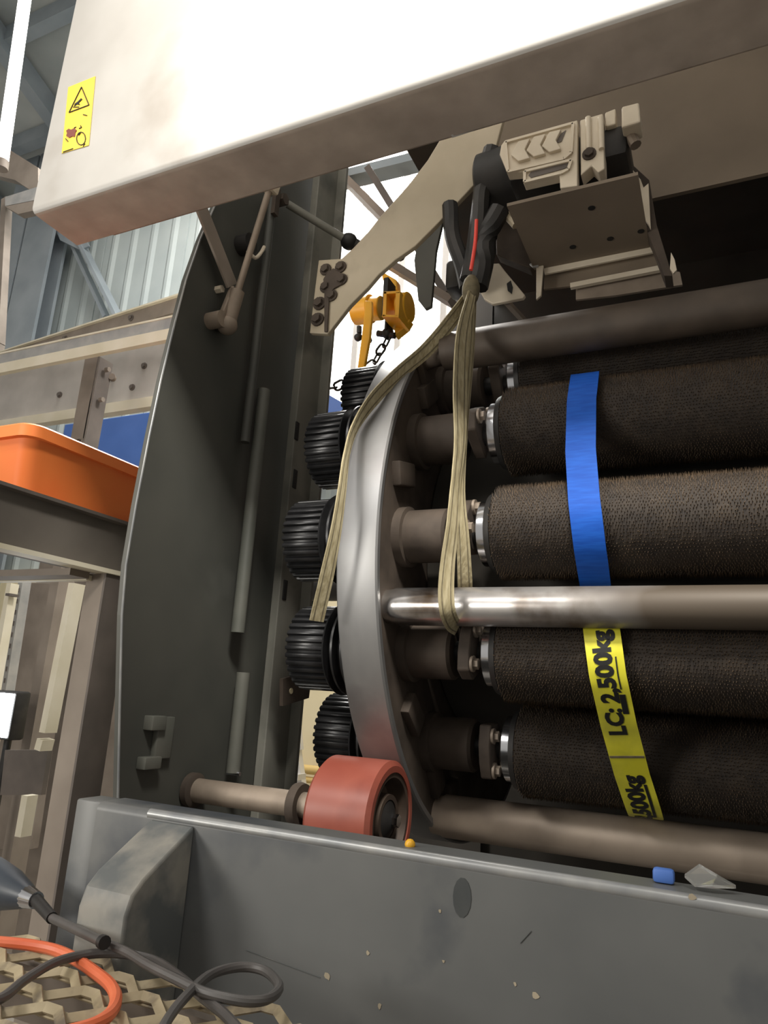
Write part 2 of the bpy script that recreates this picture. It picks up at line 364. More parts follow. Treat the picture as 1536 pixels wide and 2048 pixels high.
MB().beam(at(26, 1168, Y=2.3), at(-18, 1420, Y=2.3), .03, .045, up=(0, -1, 0)).build('upright', M['racklight'], t, smooth=0)
MB().beam(at(25, 1188, Y=2.28), at(24, 1193, Y=2.28), .03, .05, up=(0, -1, 0)).build('joint_band', M['rackdark'], t, smooth=0)
t = tag(MB().prism(pY([(58, 1165), (140, 1165), (60, 1700), (-40, 1700)], 2.7), (0, .05, 0)).build('storage_cabinet', M['rack'], smooth=0, bev=.004),
        'tall brown-grey cabinet standing behind the pale upright', 'cabinet')
# floodlight at the left edge
p = at(16, 1430, Y=1.97)
fl = thing('floodlight', 'dazzling white floodlight at the left edge under the rack', 'lamp', (p.x, p.y, 0))
MB().box((p.x - .07, p.y - .02, p.z - .09), (p.x + .05, p.y + .05, p.z + .09), bev=.01).build('housing', M['blackiron'], fl)
MB().box((p.x - .06, p.y - .026, p.z - .08), (p.x + .043, p.y - .02, p.z + .08)).build('lens', M['flood'], fl, smooth=0)
MB().cyl((p.x, p.y + .02, 0), (p.x, p.y + .02, p.z - .08), .014).build('stand_pole', M['blackiron'], fl)
MB().cyl((p.x, p.y + .02, 0), (p.x, p.y + .02, .02), .16, .05).build('stand_base', M['blackiron'], fl)

# orange crate
cx1 = RX + .005; cx0 = cx1 - .36; cy0 = at(37, 975, X=RX).y; cy1 = cy0 + .56; H = zt - zb
cr = thing('plastic_crate', 'bright orange plastic crate with rolled rim on the rack shelf', 'crate', ((cx0 + cx1) / 2, (cy0 + cy1) / 2, zb))
def rrect(x0, x1, y0, y1, r, z, n=5):
    out = []
    for cx, cy, a0 in ((x1 - r, y1 - r, 0), (x0 + r, y1 - r, 90), (x0 + r, y0 + r, 180), (x1 - r, y0 + r, 270)):
        for k in range(n + 1):
            a = math.radians(a0 + 90 * k / n); out.append((cx + r * math.cos(a), cy + r * math.sin(a), z))
    return out
m = MB(); e = .022; th = .004
prof = [(0, 0.0, 0), (e * .9, H * .86, 0), (e * .9, H * .87, 0)]
loops = []
def loop(o, z): loops.append([m.bm.verts.new(v) for v in rrect(cx0 - o + .02, cx1 + o - .02, cy0 - o + .02, cy1 + o - .02, .035, zb + z)])
for o, z in ((0, 0), (.018, H * .80), (.020, H * .82), (.018 - th, H * .82), (.0 - th, .006)): loop(o, z)
for i in range(4):
    A = loops[i]; B_ = loops[i + 1]
    for k in range(len(A)): m.bm.faces.new((A[k], A[(k + 1) % len(A)], B_[(k + 1) % len(A)], B_[k]))
m.bm.faces.new(loops[0][::-1]); m.bm.faces.new(loops[-1])
m.build('body', M['orange'], cr)
m = MB(); loops = []
for o, z in ((.018, H * .81), (.034, H * .80), (.036, H * .97), (.032, H), (.016, H), (.016, H * .83)): loop(o, z)
for i in range(len(loops)):
    A = loops[i]; B_ = loops[(i + 1) % len(loops)]
    for k in range(len(A)): m.bm.faces.new((A[k], A[(k + 1) % len(A)], B_[(k + 1) % len(A)], B_[k]))
m.build('rim', M['orange'], cr)

# rails above the crate
def xrail(name, label, cat, y, top, bot, x_from, x_to, mats, lip=.0):
    pass
Y2 = 1.9
zt2 = at(364, 628, Y=Y2).z; zm2 = at(355, 657, Y=Y2).z; zb2 = at(352, 679, Y=Y2).z
xr = at(570, 600, Y=Y2).x
t = thing('channel_rail', 'long grey channel rail with a cream lower flange above the crate', 'rail', (xr, Y2, zb2))
MB().box((-4.2, Y2, zm2 - .002), (xr, Y2 + .012, zt2)).build('web', M['rail'], t, smooth=0)
MB().box((-4.2, Y2 - .004, zt2 - .006), (xr, Y2 + .05, zt2 + .002)).build('top_flange', M['racklight'], t, smooth=0)
MB().box((-4.2, Y2 - .012, zb2), (xr, Y2 + .012, zm2)).build('lower_flange', M['racklight'], t, smooth=0)
t = thing('sloping_rail', 'brown rail with a pale top edge climbing behind the channel rail', 'rail', at(300, 640, Y=2.05))
a = at(-30, 730, Y=2.4); c = at(400, 598, Y=2.02); c = c + (c - a) * .22
MB().beam(a, c, .02, .07).build('rail_bar', M['rack'], t, smooth=0)
up = Vector((0, 0, .037)); MB().beam(a + up, c + up, .05, .008).build('pale_edge', M['racklight'], t, smooth=0)
for q in (.38, .62):
    p = a.lerp(c, q); bolt(MB(), p + Vector((0, -.012, 0)), .010, .012).build('bolt', M['rackdark'], t)
YB = 2.5
z0 = at(318, 796, Y=YB).z; z1 = at(300, 690, Y=YB).z
t = thing('bolted_board', 'pale grey bolted board running behind the brown post', 'beam', (-2, YB, z0))
xe = at(590, 720, Y=YB).x
MB().box((-5, YB, z0), (xe, YB + .02, z1)).build('board', M['board'], t, smooth=0)
MB().box((-5, YB - .03, z0 - .055), (xe, YB + .02, z0)).build('lower_strip', M['racklight'], t, smooth=0)
for px, py in ((120, 790), (226, 757), (289, 732), (331, 720), (265, 775)):
    bolt(MB(), at(px, py, Y=YB), .012, .014).build('bolt', M['rackdark'], t)
t = thing('brown_post', 'brown angle-iron post between the crate and the channel rail', 'post', at(170, 880, Y=2.1))
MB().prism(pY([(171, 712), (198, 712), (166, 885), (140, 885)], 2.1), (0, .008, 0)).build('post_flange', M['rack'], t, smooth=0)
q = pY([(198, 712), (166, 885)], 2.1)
MB().prism([q[0], q[0] + Vector((0, .085, 0)), q[1] + Vector((0, .085, 0)), q[1]], (-.006, 0, 0)).build('post_flange', M['rackdark'], t, smooth=0)  # shaded flange of the post, its shade is in the colour
for py in (740, 800): 
    p = at(212 - (py - 740) * .2, py, Y=2.14); MB().cyl(p, p + Vector((.02, 0, 0)), .012, seg=6).build('bolt', M['rack'], t)
p = at(226, 757, Y=2.2); MB().cyl(p, p + Vector((.012, -.02, 0)), .016, seg=12).build('bolt', M['rack'], t)
zz = at(300, 824, Y=3.0).z
bc = thing('blue_cabinet', 'cabinet with bright blue upper body behind the orange crate', 'cabinet', (at(240, 900, Y=3.0).x, 3.0, 0))
MB().box((at(120, 900, Y=3.0).x, 3.0, at(200, 1010, Y=3.0).z), (at(360, 900, Y=3.0).x, 3.3, zz)).build('upper_body', M['bluepanel'], bc, smooth=0, bev=.006)
MB().box((at(120, 900, Y=3.0).x, 3.0, 0), (at(360, 900, Y=3.0).x, 3.3, at(200, 1010, Y=3.0).z)).build('lower_body', M['rack'], bc, smooth=0, bev=.006)
q0 = q[1]
MB().box((q0.x - .05, 2.1, 0), (q0.x, 2.18, q0.z + .02)).build('post_base', M['rack'], bpy.data.objects['brown_post'], smooth=0)
# beige frame pieces, top left
YF = 2.6
t = thing('beige_frame', 'beige and grey box frame corner left of the hood', 'frame', at(20, 690, Y=YF))
MB().prism(pY([(-30, 285), (20, 300), (76, 335), (76, 390), (30, 360), (-30, 345)], YF), (0, .06, 0)).build('frame_plate', M['rack'], t, smooth=0)
MB().prism(pY([(10, 394), (80, 372), (80, 398), (10, 412)], YF - .05), (0, .05, 0)).build('rail_face', M['rail'], t, smooth=0)
MB().prism(pY([(10, 413), (80, 399), (80, 418), (36, 428)], YF - .05), (0, .05, 0)).build('rail_underside', M['rack'], t, smooth=0)
MB().beam(at(14, 400, Y=YF), at(-2, 690, Y=YF), .05, .05, up=(0, -1, 0)).build('upright', M['rack'], t, smooth=0)

_b = at(-2, 690, Y=YF)
MB().box((_b.x - .025, YF - .025, 0), (_b.x + .025, YF + .025, _b.z)).build('upright_base', M['rack'], bpy.data.objects['beige_frame'], smooth=0)
for nm_, y_, z_ in (('channel_rail', Y2, zb2), ('bolted_board', YB, z0)):
    MB().box((-3.9, y_ + .02, 0), (-3.84, y_ + .08, z_ + .06)).build('support_leg', M['rack'], bpy.data.objects[nm_], smooth=0)
# ================================================================ drum
DY, DZ, RP = 1.585, 1.775, .452
RR = .565
XL, XR = -.575, -.5
def pol(a, r): a = math.radians(a); return (DY - r * math.cos(a), DZ + r * math.sin(a))
drum = thing('roller_drum', 'large machine drum with a bright steel rim ring and brown web', 'drum', (0, DY, DZ))
MB().lathe_x([(XL, RR - .002), (XL + .003, RR), (XR - .003, RR), (XR, RR - .003), (XR, RR - .012), (XL, RR - .012)], DY, DZ, 160, True).build('rim_ring', M['steel'], drum)
MB().lathe_x([(XL + .015, .5545), (XR - .004, .5545), (XR - .004, .05), (XL + .015, .05)], DY, DZ, 96, True).build('web_plate', M['rust'], drum)
MB().lathe_x([(XR, .34), (.7, .34), (.7, .32), (XR, .32)], DY, DZ, 64, True).build('drum_dark_core', M['dark'], drum)  # dark core added to stand for the shade between the rollers
MB().cyl((-1.2, DY, DZ), (.75, DY, DZ), .05).build('main_shaft', M['blackiron'], drum)
def tiebar(y, z, r, m, lab=None, x0=XR):
    mb = MB(); mb.lathe_x([(x0 - .01, r * .9), (x0 + .006, r * .92), (x0 + .012, r), (.7, r)], y, z, 48)
    o = mb.build('tie_bar', m, drum)
    if lab: o['label'] = lab
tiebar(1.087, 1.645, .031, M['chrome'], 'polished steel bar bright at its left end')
tiebar(*pol(-65.6, .536), .038, M['lowbar'], 'dusty brown bar along the bottom')
tiebar(*pol(41, .56), .037, M['darkbar'], 'dark brown bar along the top', -.44)
MB().beam(Vector((-.497, *pol(41, .50))), Vector((-.497, *pol(41, .562))), .05, .012, up=(1, 0, 0)).build('bar_lug', M['rust'], drum)
MB().cyl(Vector((-.51, *pol(41, .545))), Vector((-.44, *pol(41, .56))), .018).build('bar_pin', M['rust'], drum)
ANG = [51.4, 25.7, 0, -25.7, -51.4]
for a in ANG:
    y, z = pol(a, RP)
    MB().lathe_x([(XR - .01, .054), (XR + .012, .054), (XR + .014, .047), (-.415, .047), (-.41, .042)], y, z, 28).build('bearing_housing', M['rust'], drum)
    # fork bracket beside each housing
    y2, z2 = pol(a, RP - .0); m = MB()
    u = Vector((0, *(Vector(pol(a, 1)) - Vector(pol(a, 0))))).normalized(); v = Vector((0, -u.z, u.y))
    c = Vector((-.392, y, z))
    pts = [c + u * .045 + v * .03, c + u * .062 + v * .006, c + u * .05 - v * .02, c + u * .03 - v * .045, c - u * .0 - v * .062, c - u * .03 - v * .03, c - u * .03 + v * .03]
    m.prism(pts, (.022, 0, 0)); m.build('fork_bracket', M['rust'], drum, bev=.003)
    for bp in (c + u * .048, c - v * .045 + u * .01): bolt(MB(), bp + Vector((.022, 0, 0)), .009, .012, (1, 0, 0)).build('bolt', M['dustbar'], drum)
# spokes / gusset lumps on the web between housings
for a in (38.5, 12.85, -38.5, -58, -71):
    y, z = pol(a, .49)
    MB().box((XR - .008, y - .035, z - .022), (XR + .012, y + .035, z + .022), rot=Matrix.Rotation(math.radians(a), 3, 'X'), bev=.004).build('gusset', M['rust'], drum)

# card rollers with pulleys; shared meshes, origin on the roller axis
XB0, XB1 = -.325, .62
def card_pins(r, hh, x0, x1, sx, sa, seed):
    rng = np.random.default_rng(seed)
    nx = int((x1 - x0) / sx); na = int(2 * math.pi * r / sa)
    X, A = np.meshgrid(np.arange(nx), np.arange(na), indexing='ij')
    xs = x0 + (X + .5 * (A % 2)) * sx + rng.normal(0, sx * .16, X.shape)
    an = (A / na) * 2 * math.pi + rng.normal(0, .007, X.shape)
    xs = xs.ravel(); an = an.ravel(); n = xs.size
    h = hh * (1 + rng.normal(0, .12, n)); lean = rng.normal(0, .0009, n); la = rng.normal(.02, .012, n)
    w = .0011
    V = np.zeros((n, 4, 3))
    for k in range(3):
        f = k * 2 * math.pi / 3
        V[:, k, 0] = xs + w * math.cos(f); aa = an + w / r * math.sin(f)
        V[:, k, 1] = -r * np.cos(aa); V[:, k, 2] = r * np.sin(aa)
    V[:, 3, 0] = xs + lean; V[:, 3, 1] = -(r + h) * np.cos(an + la); V[:, 3, 2] = (r + h) * np.sin(an + la)
    F = np.array([[0, 1, 3], [1, 2, 3], [2, 0, 3]])[None] + (np.arange(n) * 4)[:, None, None]
    me = bpy.data.meshes.new('pins'); me.vertices.add(n * 4); me.vertices.foreach_set('co', V.ravel())
    F = F.reshape(-1, 3); me.loops.add(F.size); me.loops.foreach_set('vertex_index', F.ravel().astype(np.int32))
    me.polygons.add(len(F)); me.polygons.foreach_set('loop_start', np.arange(0, F.size, 3, dtype=np.int32))
    me.polygons.foreach_set('loop_total', np.full(len(F), 3, dtype=np.int32)); me.update(); me.validate()
    me.materials.append(M['pins']); return me
def build_roller():
    t = thing('card_roller', 'x', 'roller', (0, 0, 0))
    MB().lathe_x([(XB0, .070), (XB0 + .004, .075), (XB1, .075), (XB1, .05)], 0, 0, 72).build('card_cover', M['fillet'], t)
    o = bpy.data.objects.new('wire_pins', card_pins(.0745, .0070, XB0 + .003, .30, .0046, .0050, 3)); COL.objects.link(o); o.parent = t; o['kind'] = 'stuff'
    MB().cyl((-.716, 0, 0), (.66, 0, 0), .019).build('shaft', M['blackiron'], t)
    MB().lathe_x([(XB0 - .030, .050), (XB0 - .026, .056), (XB0 - .012, .056), (XB0 - .010, .050)], 0, 0, 40).build('shiny_collar', M['shiny'], t)
    MB().lathe_x([(XB0 - .011, .066), (XB0 - .001, .070)], 0, 0, 40).build('end_cap', M['blackiron'], t)
    # toothed pulley: rounded ribs along the axis
    m = MB(); N = 34; px0, px1 = -.712, -.634; sec = []
    for k in range(N):
        for f, r in ((0, .0705), (.30, .0705), (.42, .0765), (.58, .0775), (.88, .0765)):
            sec.append(((k + f) * 2 * math.pi / N, r))
    rings = []
    for xx, sc in ((px0, .965), (px0 + .003, 1.0), (px1, 1.0), (px1 + .004, .96)):
        rings.append([m.bm.verts.new((xx, -r * sc * math.cos(a), r * sc * math.sin(a))) for a, r in sec])
    for i in range(3):
        A, B_ = rings[i], rings[i + 1]
        for k in range(len(A)): m.bm.faces.new((A[k], A[(k + 1) % len(A)], B_[(k + 1) % len(A)], B_[k]))
    m.bm.faces.new(rings[0]); m.bm.faces.new(rings[-1]); m.build('toothed_pulley', M['pulley'], t, smooth=50)
    MB().lathe_x([(-.632, .082), (-.628, .084), (-.624, .070), (-.618, .070), (-.615, .083), (-.611, .083), (-.607, .068), (-.600, .068), (-.597, .081), (-.586, .081), (-.584, .05)], 0, 0, 48).build('grooved_flange', M['pulley'], t)
    return t
base = build_roller()
kids = list(base.children)
RL = {51.4: 'topmost dark card-wire roller, mostly hidden behind the dark bar', 25.7: 'first card-wire roller below the dark top bar, crossed by blue strap',
      0: 'card-wire roller just above the polished bar, crossed by blue strap', -25.7: 'card-wire roller just below the polished bar, behind the lettered strap',
      -51.4: 'lowest card-wire roller, above the dusty bottom bar'}
for i, a in enumerate(ANG):
    if i == 0: t = base
    else:
        t = base.copy(); COL.objects.link(t)
        for k in kids:
            c = k.copy(); COL.objects.link(c); c.parent = t
    t.location = (0, *pol(a, RP)); t.rotation_euler = (math.radians(i * 7.3), 0, 0)
    tag(t, RL[a], 'roller', 'card rollers around the drum')

# ================================================================ machine frame
fr = thing('side_frame', 'dark olive curved side plate with slotted grey column', 'frame', (-.9, 1.1, 0))
edge = [(455, 350), (430, 410), (400, 480), (372, 560), (350, 645), (322, 760), (297, 880), (272, 1010), (252, 1130), (244, 1230), (240, 1400), (236, 1600), (228, 1900)]
far = [(545, 1900), (548, 1560), (560, 1300), (575, 1100), (590, 900), (610, 700), (630, 500), (645, 340)]
pts = pX(edge, -.9); yfar = 1.36
pts += [Vector((-.9, yfar, pts[-1].z)), Vector((-.9, yfar, 2.85)), Vector((-.9, pts[0].y, 2.85))]
MB().prism(pts, (-.012, 0, 0)).build('side_plate', M['plate'], fr, smooth=0, bev=.0015)
m = MB(); pe = pX(edge[:-1], -.899)
m.tube(pe, .002, 6, 1).build('plate_edge', M['edge'], fr)
# slotted column: one face turned to the camera side, with slots recessed
m = MB()
slots = [(594, 862), (590, 958), (570, 1180)]
cy0_, cy1_ = 1.30, 1.40
ms = MB(); ms.box((-.885, cy0_, 0), (-.865, cy1_, 2.9)); ms.box((-.885, cy1_ - .012, 0), (-.84, cy1_, 2.9)); ms.build('column', M['post'], fr, smooth=0, bev=.002)
for px, py in slots:
    p = at(px, py, X=-.864); MB().box((-.866, p.y - .007, p.z - .022), (-.8625, p.y + .007, p.z + .022), bev=.001).build('slot', M['ink'], fr)
def vtube(pa, pb, r, name, m_):
    a = at(*pa, X=-.868); c = at(*pb, X=-.868); MB().cyl(a, Vector((a.x, a.y, c.z)), r, seg=20).build(name, m_, fr)
vtube((528, 780), (492, 1268), .0135, 'conduit', M['conduit']); vtube((487, 1345), (468, 1545), .0135, 'conduit', M['conduit'])
MB().cyl(at(545, 400, X=-.874), Vector((-.874, at(545, 400, X=-.874).y, at(520, 900, X=-.87).z)), .010, seg=12).build('conduit', M['plate'], fr)
p = at(480, 1548, X=-.85); MB().cyl(p, p + Vector((-.03, 0, 0)), .004).build('bright_screw', M['shiny'], fr)
p = at(300, 1445, X=-.9)
m = MB(); m.box(p + Vector((-.002, -.015, -.012)), p + Vector((.02, .02, .012)), bev=.002); m.box(p + Vector((0, .01, -.06)), p + Vector((.012, .05, .01)), bev=.002); m.box(p + Vector((0, -.02, -.075)), p + Vector((.02, .02, -.055)), bev=.002)
m.build('latch_bracket', M['conduit'], fr)
p = at(433, 580, X=-.9); MB().cyl(p, p + Vector((.015, 0, 0)), .008, seg=6).build('bolt', M['cream'], fr)
p = at(480, 492, X=-.9); m = MB(); m.cyl(p, p + Vector((.03, 0, 0)), .022, seg=18); m.build('dark_knob', M['blackiron'], fr)
MB().tube([p + Vector((.03, -.01, -.025)), p + Vector((.035, .012, -.03)), p + Vector((.035, .03, -.005)), p + Vector((.03, .045, .02))], .004).build('wire_hook', M['cream'], fr)
# gas strut and flat links in front of the plate
t = thing('gas_strut', 'thin dusty strut rod ending in a ball joint on the dark plate', 'strut', at(465, 640, X=-.87))
a = at(540, 375, X=-.80); c = at(470, 600, X=-.86)
MB().cyl(a, c, .007, seg=12).build('rod', M['dustbar'], t)
d = (c - a).normalized(); MB().cyl(c - d * .02, c + d * .045, .014, .016, seg=14).build('barrel', M['dustbar'], t)
MB().sph(c + d * .055, .021, 16).build('ball_joint', M['dustbar'], t)
MB().cyl(c + d * .055, Vector((-.902, (c + d * .055).y, (c + d * .055).z)), .01).build('stud', M['blackiron'], t)
MB().beam(a - d * .035, a + d * .01, .03, .03, up=(1, 0, 0), bev=.004).build('top_clevis', M['cream'], t)
t = thing('stay_link', 'flat brown stay bar hinged to a short dusty link on the dark plate', 'link', at(445, 640, X=-.87))
a = at(388, 395, X=-.95); c = at(464, 572, X=-.872)
a = at(390, 385, X=-.884)
MB().beam(a, c, .036, .006, up=(1, 0, 0)).build('flat_bar', M['rack'], t, smooth=0, bev=.001)
c2 = at(441, 638, X=-.872)
MB().beam(at(466, 575, X=-.868), c2, .010, .012, up=(1, 0, 0), bev=.002).build('short_link', M['dustbar'], t)
MB().cyl(c2 + Vector((.006, 0, 0)), Vector((-.902, c2.y, c2.z)), .017).build('pivot', M['dustbar'], t)
m = MB(); p = at(572, 398, X=-.85); m.cyl(p, p + Vector((-.05, 0, 0)), .014, seg=6); p = at(553, 392, X=-.86); m.box(p - Vector((.005, .008, .05)), p + Vector((.005, .008, .02)))
m.build('clamp_bolt', M['rust'], fr)
# lever bar with black knob
t = thing('lever_bar', 'grey bar with a black ball knob in front of the window', 'lever', at(600, 425, Y=1.35))
a = at(575, 408, X=-.87); c = at(698, 483, Y=1.3)
MB().cyl(a, c, .0095, seg=14).build('bar', M['post'], t)
m = MB(); m.sph(c, .021, 14); m.cyl(c, c + (c - a).normalized() * .03, .016, seg=12); m.build('ball_knob', M['blackiron'], t)
# cream cast arm
YA = 1.15
t = thing('bracket_arm', 'cream painted bracket arm with a bolted foot reaching under the hood', 'bracket', at(640, 660, Y=YA))
arm = [(628, 590), (637, 520), (683, 517), (706, 496), (735, 465), (760, 433), (815, 372), (855, 320), (885, 270), (900, 240), (1010, 225), (1000, 262), (985, 318), (955, 362), (905, 415), (872, 450), (830, 492), (790, 520), (758, 548), (735, 575), (700, 610), (655, 668), (619, 666)]
MB().prism(pY(arm, YA), (0, .012, 0)).build('arm_plate', M['creamarm'], t, smooth=0, bev=.002)
q = pY([(900, 240), (885, 270), (855, 320), (760, 433), (735, 465)], YA)
for px, py in ((640, 608), (636, 640)):
    bolt(MB(), at(px, py, Y=YA), .010, .012).build('bolt', M['rust'], t)
for px, py in ((652, 540), (682, 535), (652, 575), (684, 560), (664, 592)):
    bolt(MB(), at(px, py, Y=YA), .009, .010).build('bolt', M['rust'], t)
MB().prism(pY([(655, 548), (668, 538), (680, 545), (690, 552), (685, 570), (670, 578), (660, 590), (656, 665), (650, 665), (650, 590), (648, 560)], YA - .001), (0, -.004, 0)).build('dark_clip', M['rust'], t, smooth=0, bev=.001)
# black wedge and dark link bars beyond the arm
t = thing('linkage', 'dark wedge plates and brown cross bars behind the cream arm', 'linkage', at(850, 600, Y=1.5))
MB().prism(pY([(838, 470), (888, 430), (872, 500), (862, 612), (850, 618), (836, 600), (828, 520)], 1.42), (0, .012, 0)).build('wedge_plate', M['plate'], t, smooth=0, bev=.002)
MB().beam(at(672, 340, Y=1.7), at(800, 470, Y=1.7), .02, .10, up=(0, -1, 0)).build('cross_bar', M['rack'], t, smooth=0)
MB().beam(at(745, 350, Y=1.66), at(900, 600, Y=1.66), .02, .085, up=(0, -1, 0)).build('cross_bar', M['rackdark'], t, smooth=0)
MB().beam(at(740, 505, Y=1.6), at(905, 605, Y=1.6), .02, .04, up=(0, -1, 0)).build('cross_bar', M['rack'], t, smooth=0)
MB().beam(at(640, 372, Y=1.75), at(860, 318, Y=1.75), .03, .06, up=(0, -1, 0)).build('top_bar', M['bluesteel'], t, smooth=0)
MB().sph(at(800, 512, Y=1.5), .014).build('bolt_head', M['rust'], t)

# ================================================================ hood
HY, HZ, HX0, HX1 = .70, 2.286, -1.06, .9
hood = thing('machine_hood', 'large off-white sheet-metal hood with a brown dusty underside', 'hood', (-.2, HY, HZ))
m = MB(); R_ = .012
prof = [(HY, 3.4)] + [(HY + R_ - R_ * math.cos(a), HZ + R_ - R_ * math.sin(a)) for a in [k * math.pi / 12 for k in range(5)]]
ins = [(HY + .014, HZ + R_), (HY + .014, 3.4)]
m.prism([(HX0, y, z) for y, z in prof + ins], (HX1 - HX0, 0, 0)).build('front_sheet', M['hood'], hood)
m = MB(); prof2 = [(HY + R_ - R_ * math.cos(a), HZ + R_ - R_ * math.sin(a)) for a in [k * math.pi / 12 for k in range(4, 7)]]
m.prism([(HX0 + .001, y, z) for y, z in prof2 + [(HY + .10, HZ), (HY + .103, HZ + .004), (HY + .10, HZ + .01), (HY + .015, HZ + .012)]], (HX1 - HX0 - .002, 0, 0)).build('bottom_lip', M['hood_dust'], hood)
MB().box((HX0, HY + .013, HZ + .012), (HX0 + .012, HY + .10, 3.4)).build('end_sheet', M['hood'], hood, smooth=0)
MB().box((HX0 + .09, HY + .098, HZ + .002), (HX1, HY + .104, HZ + .05)).build('lip_return', M['hood_dust'], hood, smooth=0)
zi = at(1536, 345, Y=1.27).z
MB().box((at(985, 300, Y=1.27).x, 1.27, zi), (HX1, 1.28, 3.3)).build('inner_sheet', M['brownsheet'], hood, smooth=0)
MB().box((HX1 - .01, HY + .014, HZ), (HX1, 1.27, 3.4)).build('end_sheet', M['hood'], hood, smooth=0)
m = MB()
m.prism(pY([(902, 263), (945, 249), (944, 256), (902, 270)], HY + .097), (0, .006, 0)).build('seam_tab', M['hood'], hood, smooth=0)
# warning sticker, flat on the hood
st = tag(MB().prism(pY([(137, 175), (191, 153), (178, 291), (124, 307)], HY - .0006), (0, -.0008, 0)).build('warning_sticker', M['sticker'], hood, smooth=0), 'yellow warning sticker with a triangle and pictograms')
def line(m, pts, wpx, closed=False):
    P = pY(pts, HY - .0022); n = len(P)
    for i in range(n if closed else n - 1): m.beam(P[i], P[(i + 1) % n], .0012, wpx * .00062, up=(0, -1, 0))
    return m
m = MB(); line(m, [(163, 174), (178, 210), (138, 225)], 2.2, True)
m.prism(pY([(150, 208), (156, 204), (163, 197), (165, 199), (158, 206), (160, 210), (154, 209), (149, 213)], HY - .0016), (0, -.001, 0))
line(m, [(146, 214), (158, 214)], 1.2); line(m, [(166, 229), (174, 231)], 1.4); line(m, [(161, 251), (163, 255), (158, 257)], 1.8)
line(m, [(148, 256), (152, 254)], 1.5)
cxx, cyy = 162, 277
line(m, [(cxx + 9 * math.cos(k * .52), cyy + 13 * math.sin(k * .52)) for k in range(12)], 1.3, True)
line(m, [(157, 271), (161, 266)], 3.0); line(m, [(131, 277), (136, 283)], 1.5); line(m, [(166, 293), (170, 287)], 1.5)
line(m, [(126, 304), (146, 297)], 1.2)
m.build('pictogram', M['ink'], st, smooth=0)
m = MB(); m.prism(pY([(133, 262), (138, 258), (143, 260), (149, 257), (154, 261), (151, 266), (150, 274), (145, 273), (139, 276), (133, 272), (135, 267)], HY - .0016), (0, -.001, 0)).build('pictogram', M['inkbrown'], st, smooth=0)

# dark sheets added behind and above the rollers to give the inner shade
cs = thing('shade_backing', 'added dark sheets standing for the shade behind the rollers', 'casing', (.2, 2.3, 0))
xc = at(985, 450, Y=2.2).x
MB().box((xc, 2.2, 0), (1.6, 2.22, 3.2)).build('back_sheet', M['dark'], cs, smooth=0)
MB().box((at(690, 1650, Y=2.16).x, 2.16, 0), (xc + .02, 2.18, at(860, 1600, Y=2.16).z)).build('low_sheet', M['dark'], cs, smooth=0)
MB().box((at(905, 640, Y=2.16).x, 2.16, at(860, 1600, Y=2.16).z), (xc + .02, 2.18, at(950, 588, Y=2.16).z)).build('mid_sheet', M['dark'], cs, smooth=0)
MB().box((xc, 1.3, 2.9), (1.6, 2.2, 2.92)).build('top_sheet', M['dark'], cs, smooth=0)
MB().box((.78, 1.3, 0), (.80, 2.2, 3.2)).build('end_sheet', M['dark'], cs, smooth=0)
MB().box((-.62, 1.20, 0), (.7, 1.24, 1.17)).build('base_sheet', M['dark'], cs, smooth=0)
MB().box((-.9, 1.42, 0), (-.5, 1.5, 1.16)).build('base_beam', M['dark'], cs, smooth=0)

# ================================================================ gear motor on its tray
def zp(x, y): return (960 + x / 3.339, 180 + y / 3.339)
def ZP(pts): return [zp(*p) for p in pts]
YM = 1.06
gm = thing('gear_motor', 'cream cast gear motor with embossed chevrons hanging under the hood', 'motor', at(1100, 360, Y=1.15))
MB().prism(pY(ZP([(165, 335), (650, 200), (650, 640), (535, 655), (530, 570), (290, 625), (285, 545), (180, 555), (160, 500), (130, 430), (140, 370)]), YM), (0, .02, 0)).build('chevron_cover', M['cream'], gm, smooth=0, bev=.0015)
def band(m, pts, wpx, h=.005, closed=True):
    P = pY(ZP(pts), YM - h / 2); n = len(P)
    for i in range(n if closed else n - 1): m.beam(P[i], P[(i + 1) % n], h, wpx * .00024, up=(0, -1, 0))
    return m
m = MB(); band(m, [(172, 350), (622, 225), (610, 420), (560, 462), (188, 548)], 22); band(m, [(300, 545), (610, 470), (590, 530), (545, 555), (298, 615)], 18); m.build('raised_border', M['cream'], gm, smooth=0)
MB().prism(pY(ZP([(325, 570), (345, 545), (590, 482), (600, 500), (570, 525), (340, 588)]), YM - .0006), (0, -.001, 0)).build('slot', M['rackdark'], gm, smooth=0)
for k in range(3):
    dx, dy = 103 * k, -30 * k
    MB().prism(pY(ZP([(x + dx, y + dy) for x, y in ((212, 450), (262, 358), (340, 340), (305, 412), (338, 470), (262, 492))]), YM), (0, -.007, 0)).build('chevron', M['cream'], gm, smooth=0, bev=.0012)
MB().prism(pY(ZP([(500, 360), (545, 290), (575, 270), (545, 345)]), YM - .0006), (0, -.001, 0)).build('slot', M['rackdark'], gm, smooth=0)
